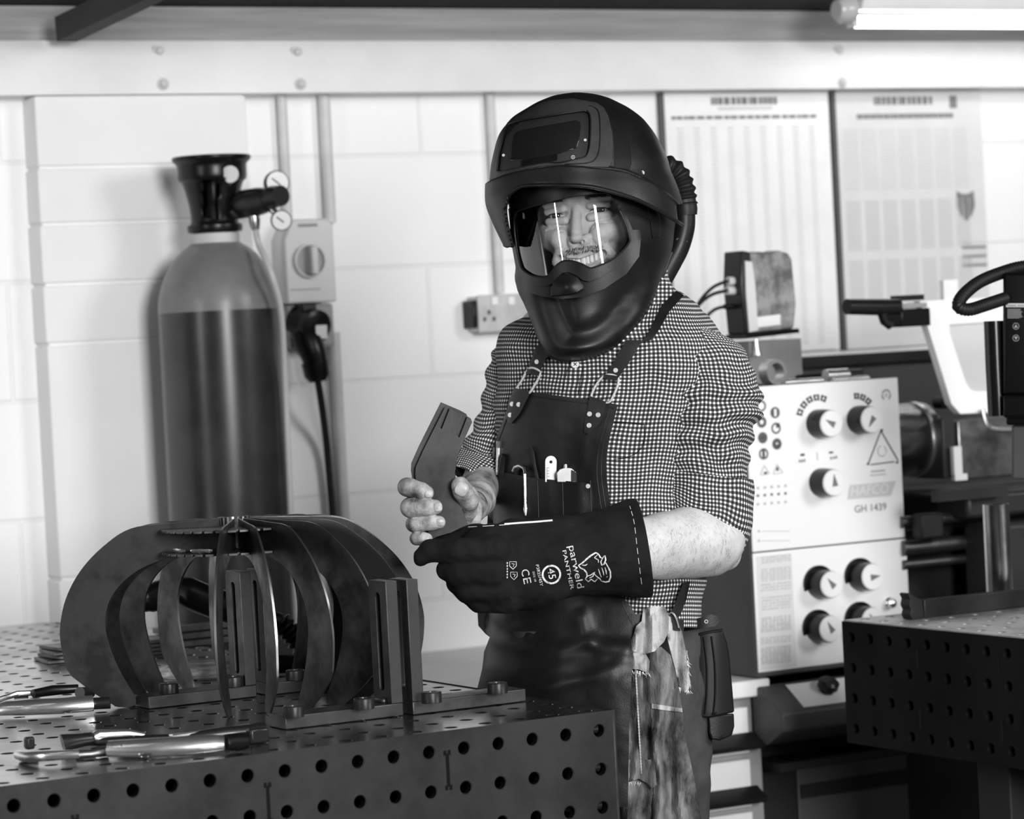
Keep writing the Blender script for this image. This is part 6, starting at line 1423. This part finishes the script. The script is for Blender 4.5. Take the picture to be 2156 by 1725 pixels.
# ================================================================== welding helmet
class Rings:
    def __init__(s, tab, yaw, K):     # rows: y, xl, xr, zc
        s.c, s.s, s.K = math.cos(yaw), math.sin(yaw), K
        s.sp = [spline([Vector((r[0], r[j], 0)) for r in tab], 6) for j in (1, 2, 3)]; s.memo = {}
    def at(s, y):
        y = round(y*2)/2
        if y in s.memo: return s.memo[y]
        o = []
        for P in s.sp:
            if y <= P[0].x: o.append(P[0].y); continue
            if y >= P[-1].x: o.append(P[-1].y); continue
            for p, q in zip(P[:-1], P[1:]):
                if y <= q.x: o.append(p.y+(q.y-p.y)*(y-p.x)/max(1e-6, q.x-p.x)); break
        a = max(1, (o[1]-o[0])/2); M = a/math.sqrt(s.c**2+(s.K*s.s)**2); s.memo[y] = ((o[0]+o[1])/2, o[2], M, M*s.K); return s.memo[y]
    def z(s, x, y):
        c, zc, M, m = s.at(y); q = x-c; A = (s.s/M)**2+(s.c/m)**2; B = 2*q*s.c*s.s*(1/M**2-1/m**2); C = q*q*((s.c/M)**2+(s.s/m)**2)-1
        D = max(0, B*B-4*A*C); return zc+(-B+math.sqrt(D))/(2*A)
    def loft(s, ys, n, disp, keep, clip=None, tol=2.2):
        mb = MB(TP); idx = []; P = []
        for y in ys:
            c, zc, M, m = s.at(y); row = []
            for k in range(n):
                t = 2*math.pi*k/n; a, b = M*math.cos(t), m*math.sin(t); x = c+a*s.c-b*s.s; z = zc+a*s.s+b*s.c
                L = math.hypot(math.cos(t)/M, math.sin(t)/m); n1, n2 = math.cos(t)/M/L, math.sin(t)/m/L; nx, nz_ = n1*s.c-n2*s.s, n1*s.s+n2*s.c
                d = disp(x, y, math.sin(t)); q = (x+nx*d, y, z+nz_*d, math.sin(t))
                if clip and q[3] > .02:
                    h_ = snap_to(q[0], q[1], clip, tol)
                    if h_: q = (h_[0], h_[1], q[2], q[3])
                row.append(q)
            P.append(row); idx.append([mb.pt(p[:3]) for p in row])
        for j in range(len(ys)-1):
            for k in range(n):
                k2 = (k+1) % n; cs = [P[j][k], P[j][k2], P[j+1][k2], P[j+1][k]]
                if keep(sum(p[0] for p in cs)/4, sum(p[1] for p in cs)/4, sum(p[3] for p in cs)/4): mb.f.append([idx[j][k], idx[j][k2], idx[j+1][k2], idx[j+1][k]])
        return mb
HYAW = math.radians(20)
HOOD = Rings([(300, 1080, 1385, 62), (330, 1066, 1400, 62), (400, 1066, 1412, 62), (440, 1072, 1420, 62), (480, 1076, 1420, 62), (520, 1080, 1416, 62), (560, 1085, 1404, 62), (600, 1091, 1389, 66), (640, 1107, 1371, 80), (665, 1117, 1361, 92), (690, 1128, 1346, 106), (715, 1138, 1322, 122), (735, 1149, 1296, 136), (750, 1164, 1262, 146), (757, 1184, 1232, 152), (759.5, 1203, 1212, 154)], HYAW, 1.10)
SHL = Rings([(196.5, 1208, 1222, 92), (198.5, 1190, 1244, 91), (202, 1170, 1262, 90), (208, 1152, 1282, 88), (217, 1131, 1301, 86), (228, 1112, 1322, 83), (246, 1083, 1347, 80), (262, 1068, 1362, 80), (287, 1051, 1380, 78), (330, 1039, 1402, 78), (360, 1034, 1411, 78), (390, 1032, 1424, 78), (430, 1033, 1436, 78), (470, 1048, 1440, 78), (520, 1072, 1440, 78)], HYAW, 1.12)
M_hel = mat('helmet_plastic', .005, .36, c2=.009, scale=12, rvar=.14, bump=.08, bscale=500); M_hel2 = mat('helmet_bezel', .040, .45, c2=.022, scale=16, bump=.25, bscale=700, lo=.4, hi=.7); M_lip = mat('hood_lip_rubber', .022, .46, c2=.016, scale=8)
M_lens = mat('dark_lens', .010, .08, spec=.8)
helm = thing('welding_helmet', 'black air-fed welding helmet with its dark lens shield flipped up above a clear visor', 'helmet', TP(1245, 480, 60))
lip = [(1104, 620), (1110, 645), (1120, 675), (1128, 692), (1143, 725), (1160, 750), (1185, 759), (1227, 757), (1263, 750), (1305, 729), (1344, 697), (1369, 647), (1394, 587), (1415, 531), (1430, 490)]
lips = [(p.x, p.y) for p in spline([(x, y, 0) for x, y in ((1100, 600), (1112, 650), (1126, 692), (1146, 732), (1178, 760), (1227, 764), (1275, 752), (1318, 724), (1352, 686), (1376, 640), (1398, 580), (1418, 520))], 3)]
def hood_disp(x, y, sn):
    if sn < -.1 or y < 560: return 0
    D = min(seg_dist((x, y), lips[k], lips[k+1]) for k in range(len(lips)-1))
    w = min(1, (y-560)/60); return w*(11*math.exp(-((D-24)/22)**2)-10*math.exp(-((D-62)/20)**2))
vis = [(1086, 449), (1110, 438), (1136, 430), (1192, 416), (1240, 408), (1273.5, 406), (1284, 410), (1291, 418), (1306, 445), (1319, 474), (1326, 500), (1325, 511), (1309, 531), (1284, 550), (1249, 564), (1238, 563), (1227, 557), (1213, 552), (1199, 549), (1186, 550), (1178, 554), (1170, 561), (1164, 570), (1156, 579), (1146, 583), (1132, 583), (1118, 580), (1105, 572), (1097, 562), (1090, 535), (1086, 509), (1083, 480)]
def khood(x, y, sn):
    if sn > 0 and inside((x, y), vis): return False
    return not (sn < -.2 and y > 600)
hm = HOOD.loft([300+3.6*k for k in range(125)]+[750, 753, 755.5, 757.5, 759.5], 220, hood_disp, khood, vis)
o = recalc(make('hood', hm, M_hel, parent=helm, sharp=60))
def hz_hood(x, y): return HOOD.z(x, y)+hood_disp(x, y, 1)
q = MB(TP); P = spline([(x, y, 0) for x, y in lip[1:-1]], 6); q.tube([(p.x, p.y, HOOD.z(p.x, p.y)+0) for p in P], 3.2, 8); make('hood_rim', q, M_lip, parent=helm)
# visor, its frame and breath guard
_vr = HOOD.at(470)
def vz(x, y): return HOOD.z(x-(y-480)*.14, 470)+2+(y-480)*.15
VS = MB(TP); VS.patch([(x+(1200-x)*-.02, y+(490-y)*-.02) for x, y in vis], vz, -4, 1.6, 7)
M_vis = bpy.data.materials.new('clear_visor'); M_vis.use_nodes = True; nt = M_vis.node_tree; nt.nodes.remove(nt.nodes['Principled BSDF']); out_n = nt.nodes['Material Output']
tr_n = nt.nodes.new('ShaderNodeBsdfTransparent'); tr_n.inputs[0].default_value = (.97, .97, .97, 1); gl_n = nt.nodes.new('ShaderNodeBsdfGlossy'); gl_n.inputs['Roughness'].default_value = .025; gl_n.inputs[0].default_value = (1, 1, 1, 1)
fr_n = nt.nodes.new('ShaderNodeFresnel'); fr_n.inputs[0].default_value = 1.55; mx_n = nt.nodes.new('ShaderNodeMixShader'); ad_n = nt.nodes.new('ShaderNodeMath'); ad_n.operation = 'MULTIPLY_ADD'; ad_n.inputs[1].default_value = 1.3; ad_n.inputs[2].default_value = .02
nt.links.new(fr_n.outputs[0], ad_n.inputs[0]); nt.links.new(ad_n.outputs[0], mx_n.inputs[0]); nt.links.new(tr_n.outputs[0], mx_n.inputs[1]); nt.links.new(gl_n.outputs[0], mx_n.inputs[2]); nt.links.new(mx_n.outputs[0], out_n.inputs[0])
recalc(make('visor', VS, M_vis, parent=helm, sharp=40))
top_ = [(1074, 446), (1097, 433), (1157, 414), (1227, 400), (1277, 395), (1293, 402)]
o1 = top_+[(1312, 436), (1334, 488), (1338, 509), (1330, 531), (1298, 562), (1263, 585), (1240, 593), (1226, 590), (1214, 580), (1199, 573), (1184, 575), (1174, 584), (1166, 596), (1150, 603), (1136, 604), (1112, 600), (1099, 592), (1089, 565), (1080, 520), (1074, 488)]
def sheeth(name, poly, off, th, m, zf, step=7, holes=(), bevel=0, par=None): return sheet(name, poly, off, th, m, zf=zf, step=step, parent=par or helm, bevel=bevel, holes=holes)
sheeth('visor_frame', o1, 5, 22, M_hel, vz, holes=[vis], bevel=.0012)
o2 = [(1070, 440), (1078, 520), (1086, 565), (1094, 597), (1103, 613), (1139, 624), (1180, 630), (1227, 626), (1273, 608), (1319, 577), (1346, 540), (1350, 500), (1338, 440), (1300, 398), (1277, 390), (1227, 394), (1157, 406), (1097, 424)]
sheeth('outer_frame', o2, -4, 22, M_hel, vz, holes=[[(x+(1205-x)*.03, y+(495-y)*.03) for x, y in o1]], bevel=.001)
q = MB(TP); P = spline([(x, y, 0) for x, y in vis], 3, closed=True); P += [P[0]]; q.tube([(p.x, p.y, vz(p.x, p.y)+4) for p in P], 2.2, 8, cap=False); make('visor_gasket', q, M_rubber, parent=helm)
ng = [(1160, 624), (1160, 606), (1166, 592), (1178, 580), (1199, 576), (1216, 583), (1228, 600), (1229, 608), (1218, 615), (1195, 621)]
sheeth('breath_guard', ng, 4, 22, M_hel, lambda x, y: vz(x, y)+11*math.exp(-((x-1194)/24)**2-((y-604)/20)**2), step=5, bevel=.001)
for pl in ([(1072, 452), (1090, 440), (1157, 420), (1235, 405)],): pass
# side of the hood: hinge plate lines
sheeth('side_plate', [(1362, 432), (1388, 440), (1392, 480), (1390, 500), (1374, 502), (1370, 470)], 3, 4, M_hel, hz_hood, bevel=.001)
# flipped-up shield
spoly = [(900, 100), (1500, 100), (1500, 470), (1437, 474), (1412, 458), (1387, 443), (1334, 418), (1263, 397), (1220, 391), (1174, 390), (1130, 390), (1100, 392), (1084, 400), (1070, 414), (1064, 440), (1068, 475), (1079, 519), (1068, 522), (1000, 480)]
ridge = [(1030, 386), (1068, 368), (1110, 357), (1139, 352), (1174, 347), (1210, 348), (1273, 354), (1316, 361), (1362, 382), (1400, 405), (1430, 430)]
def sh_disp(x, y, sn):
    if sn < 0: return 0
    d = 0
    for k in range(len(ridge)-1):
        if ridge[k][0] <= x <= ridge[k+1][0]:
            yr = ridge[k][1]+(ridge[k+1][1]-ridge[k][1])*(x-ridge[k][0])/(ridge[k+1][0]-ridge[k][0]); u = y-yr
            if u > -3: d = 9*min(1, (u+3)/5)
            else: d = 0
            break
    return d*min(1, sn*3)
sm_ = SHL.loft([196.5, 197.5, 199, 201, 203.5, 206.5, 210]+[214+3.0*k for k in range(103)], 300, sh_disp, lambda x, y, sn: (inside((x, y), spoly) if sn > 0 else y < 430), [(p.x, p.y) for p in spline([(x, y, 0) for x, y in spoly[3:17]], 4)]+[(1068, 522), (1000, 480), (900, 100), (1500, 100), (1500, 470)], 2.0)
shld = make('shield', sm_, M_hel, parent=helm, sharp=50); recalc(shld); sd_ = shld.modifiers.new('s', 'SOLIDIFY'); sd_.thickness = .0025; sd_.offset = 0
def sz(x, y): return SHL.z(x, y)
def sze(x, y): return SHL.z(x, y)+sh_disp(x, y, 1)
q = MB(TP); P = spline([(x, y, 0) for x, y in spoly[3:17]], 6); q.tube([(p.x, p.y, sze(p.x, p.y)+1.5) for p in P], 4.4, 10); make('shield_edge', q, M_hel, parent=helm)
q = MB(TP); P = spline([(x, y, 0) for x, y in ridge], 6); q.tube([(p.x, p.y, sze(p.x, p.y+5)-.5) for p in P], 2.0, 8); make('brow_ridge', q, M_hel2, parent=helm)
bez = [(1068, 258), (1098, 236), (1130, 220), (1157, 211), (1206, 207), (1256, 216), (1271, 226), (1281, 244), (1289, 280), (1291, 310), (1289, 340), (1281, 352), (1245, 351), (1210, 348), (1174, 346), (1121, 353), (1068, 366), (1040, 377), (1039, 360), (1047, 325), (1057, 283)]
def bz(x, y): return SHL.z(x, y)*.55+.45*(SHL.z(1175, 290)-abs(x-1175)*.12-(x-1175)*.35*0)
bz = lambda x, y: SHL.z(x, y)
rec = [(1047, 356), (1051, 322), (1060, 286), (1068, 266), (1078, 259), (1100, 253), (1160, 243), (1227, 233), (1238, 236), (1243, 249), (1243, 290), (1241, 312), (1234, 329), (1210, 336), (1178, 343), (1150, 342), (1121, 347), (1061, 360), (1050, 361)]
sheeth('lens_bezel', bez, 15, 18, M_hel2, bz, step=6, holes=[rec], bevel=.0016)
step2 = [(1060, 250), (1100, 231), (1160, 222), (1215, 217), (1246, 224), (1258, 240), (1262, 270), (1260, 320), (1252, 336), (1235, 344), (1180, 347), (1120, 354), (1062, 366), (1043, 366), (1047, 325)]
sheeth('lens_recess', [(x+(1150-x)*-.01, y+(300-y)*-.01) for x, y in rec], 5, 4, mat('recess_plastic', .022, .5), bz, step=7)
q = MB(TP); P = spline([(x, y, 0) for x, y in rec], 3, closed=True); P += [P[0]]; q.tube([(p.x, p.y, bz(p.x, p.y)+14.5) for p in P], 1.8, 8, cap=False); make('bezel_lip', q, M_hel, parent=helm)
q = MB(TP); P = spline([(1240, 222, 0), (1258, 232, 0), (1263, 260, 0), (1262, 310, 0), (1254, 334, 0), (1236, 343, 0), (1190, 346, 0)], 8); q.tube([(p.x, p.y, bz(p.x, p.y)+15.2) for p in P], 1.5, 8); make('bezel_step', q, M_hel, parent=helm)
lens = [(1074, 338), (1078, 305), (1082.5, 285), (1088, 278), (1100, 273), (1160, 262), (1213, 253), (1221, 256), (1223, 265), (1220, 294), (1214, 312), (1171, 325.6), (1130, 332), (1100, 338)]
sheeth('dark_lens', lens, 8, 4, M_lens, bz, step=7, bevel=.0008)
sheeth('lens_tab', [(1098, 338), (1173, 324), (1173, 337), (1097, 349)], 9.5, 3, M_black, bz, step=6)
for x, y in ((1232, 295), (1060, 327)): rivet(x, y, bz, 9, 3.2, nm='lens_screw', par=helm)
ic = MB(TP)
for r0, r1 in ((3.2, 4.1), (0, 1.2)):
    n = 20; A = [ic.pt((1206.5+r1*math.cos(t), 331+r1*math.sin(t), bz(1206, 331)+12.4)) for t in [2*math.pi*k/n for k in range(n)]]
    if r0:
        B = [ic.pt((1206.5+r0*math.cos(t), 331+r0*math.sin(t), bz(1206, 331)+12.4)) for t in [2*math.pi*k/n for k in range(n)]]
        for k in range(n): ic.f.append([A[k], A[(k+1) % n], B[(k+1) % n], B[k]])
    else: ic.f.append(A)
make('power_symbol', ic, M_zinc, parent=helm, smooth=False)
sheeth('side_vent', [(1287, 250), (1300, 256), (1312, 268), (1323, 290), (1329, 320), (1330, 345), (1326, 357), (1293, 354), (1294, 320), (1292, 285)], 3, 5, mat('gloss_black', .004, .55, spec=.2), sz, step=6, bevel=.0008)
sheeth('foil_sticker', [(1364, 297), (1371, 300), (1384, 320), (1400, 342), (1408, 354), (1409, 362), (1403, 355), (1396, 357), (1385, 350), (1380, 336), (1372, 322)], 3.2, 2, mat('worn_foil', .45, .4, .3, c2=.22, scale=80), sz, step=4)
rivet(1352, 364, sze, 0, 5, nm='side_screw', par=helm)
tm = MB(TP); c_, s_ = math.cos(.42), math.sin(.42)
add_text(tm, '9100', 17, lambda u, v: (1362+u*c_+v*s_, 418+u*s_-v*c_, sze(1362+u*c_+v*s_, 418+u*s_-v*c_)+3)); make('model_print', tm, mat('moulded_print', .045, .5), parent=helm, smooth=False)
# pivot knob, side tip
kp = MB(TP); kz = SHL.z(1412, 420)
kp.turn([(30, -10), (30, 6), (26, 10), (22, 11), (21, 18), (17, 21), (0, 21)], (1404, 418, 62), (.86, .05, .50), 36); recalc(make('pivot_knob', kp, M_hel, parent=helm))
kp = MB(TP); kp.turn([(15, 20), (14, 23), (0, 23.5)], (1404, 418, 62), (.86, .05, .50), 28); recalc(make('knob_cap', kp, M_hel2, parent=helm))
kp = MB(TP); kp.turn([(7, -4), (7, 3), (4, 5), (0, 5)], (1054, 456, 150), (-.4, .1, .9), 20); recalc(make('left_pivot', kp, M_zinc, parent=helm))
# air hose
hp = spline([Vector(p) for p in ((1388, 352, -20), (1408, 354, -24), (1426, 368, -26), (1437, 392, -26), (1441, 414, -26), (1443, 432, -26))], 14); ps = []; L = [0]
for p, q in zip(hp[:-1], hp[1:]): L.append(L[-1]+(q-p).length)
s_ = 0; kk = 0
while s_ < L[-1]:
    j = min(max(k for k in range(len(L)) if L[k] <= s_), len(hp)-2); ps.append(tuple(hp[j].lerp(hp[j+1], (s_-L[j])/max(1e-9, L[j+1]-L[j])))); s_ += 2.0
make('ribbed_hose', MB(TP).tube(ps, [24.5+2.6*math.sin(2*math.pi*k/7.5) for k in range(len(ps))], 28), M_rubber, parent=helm)
make('hose_cuff', MB(TP).tube([(1441, 420, -26), (1444, 440, -26), (1444, 452, -26)], [24, 25, 24], 28), M_rubber, parent=helm)
make('air_duct', MB(TP).tube(spline([(1442, 446, -26), (1441, 480, -26), (1430, 520, -24), (1414, 552, -20), (1396, 585, -14), (1384, 610, -14)], 8), 22, 24), M_hel, parent=helm)
make('duct_clip', MB(TP).tube([(1424, 505, -8), (1436, 498, -8), (1446, 510, -10)], 4, 10), M_hel2, parent=helm)
make('neck_hose', MB(TP).tube(spline([(1400, 570, -60), (1402, 640, -120), (1430, 800, -190), (1460, 1000, -170), (1474, 1150, -110), (1472, 1215, -40), (1466, 1262, -25), (1456, 1290, -45)], 8), [13+1.6*math.sin(2*math.pi*k/2.6) for k in range(57)], 16), M_rubber, parent=helm)
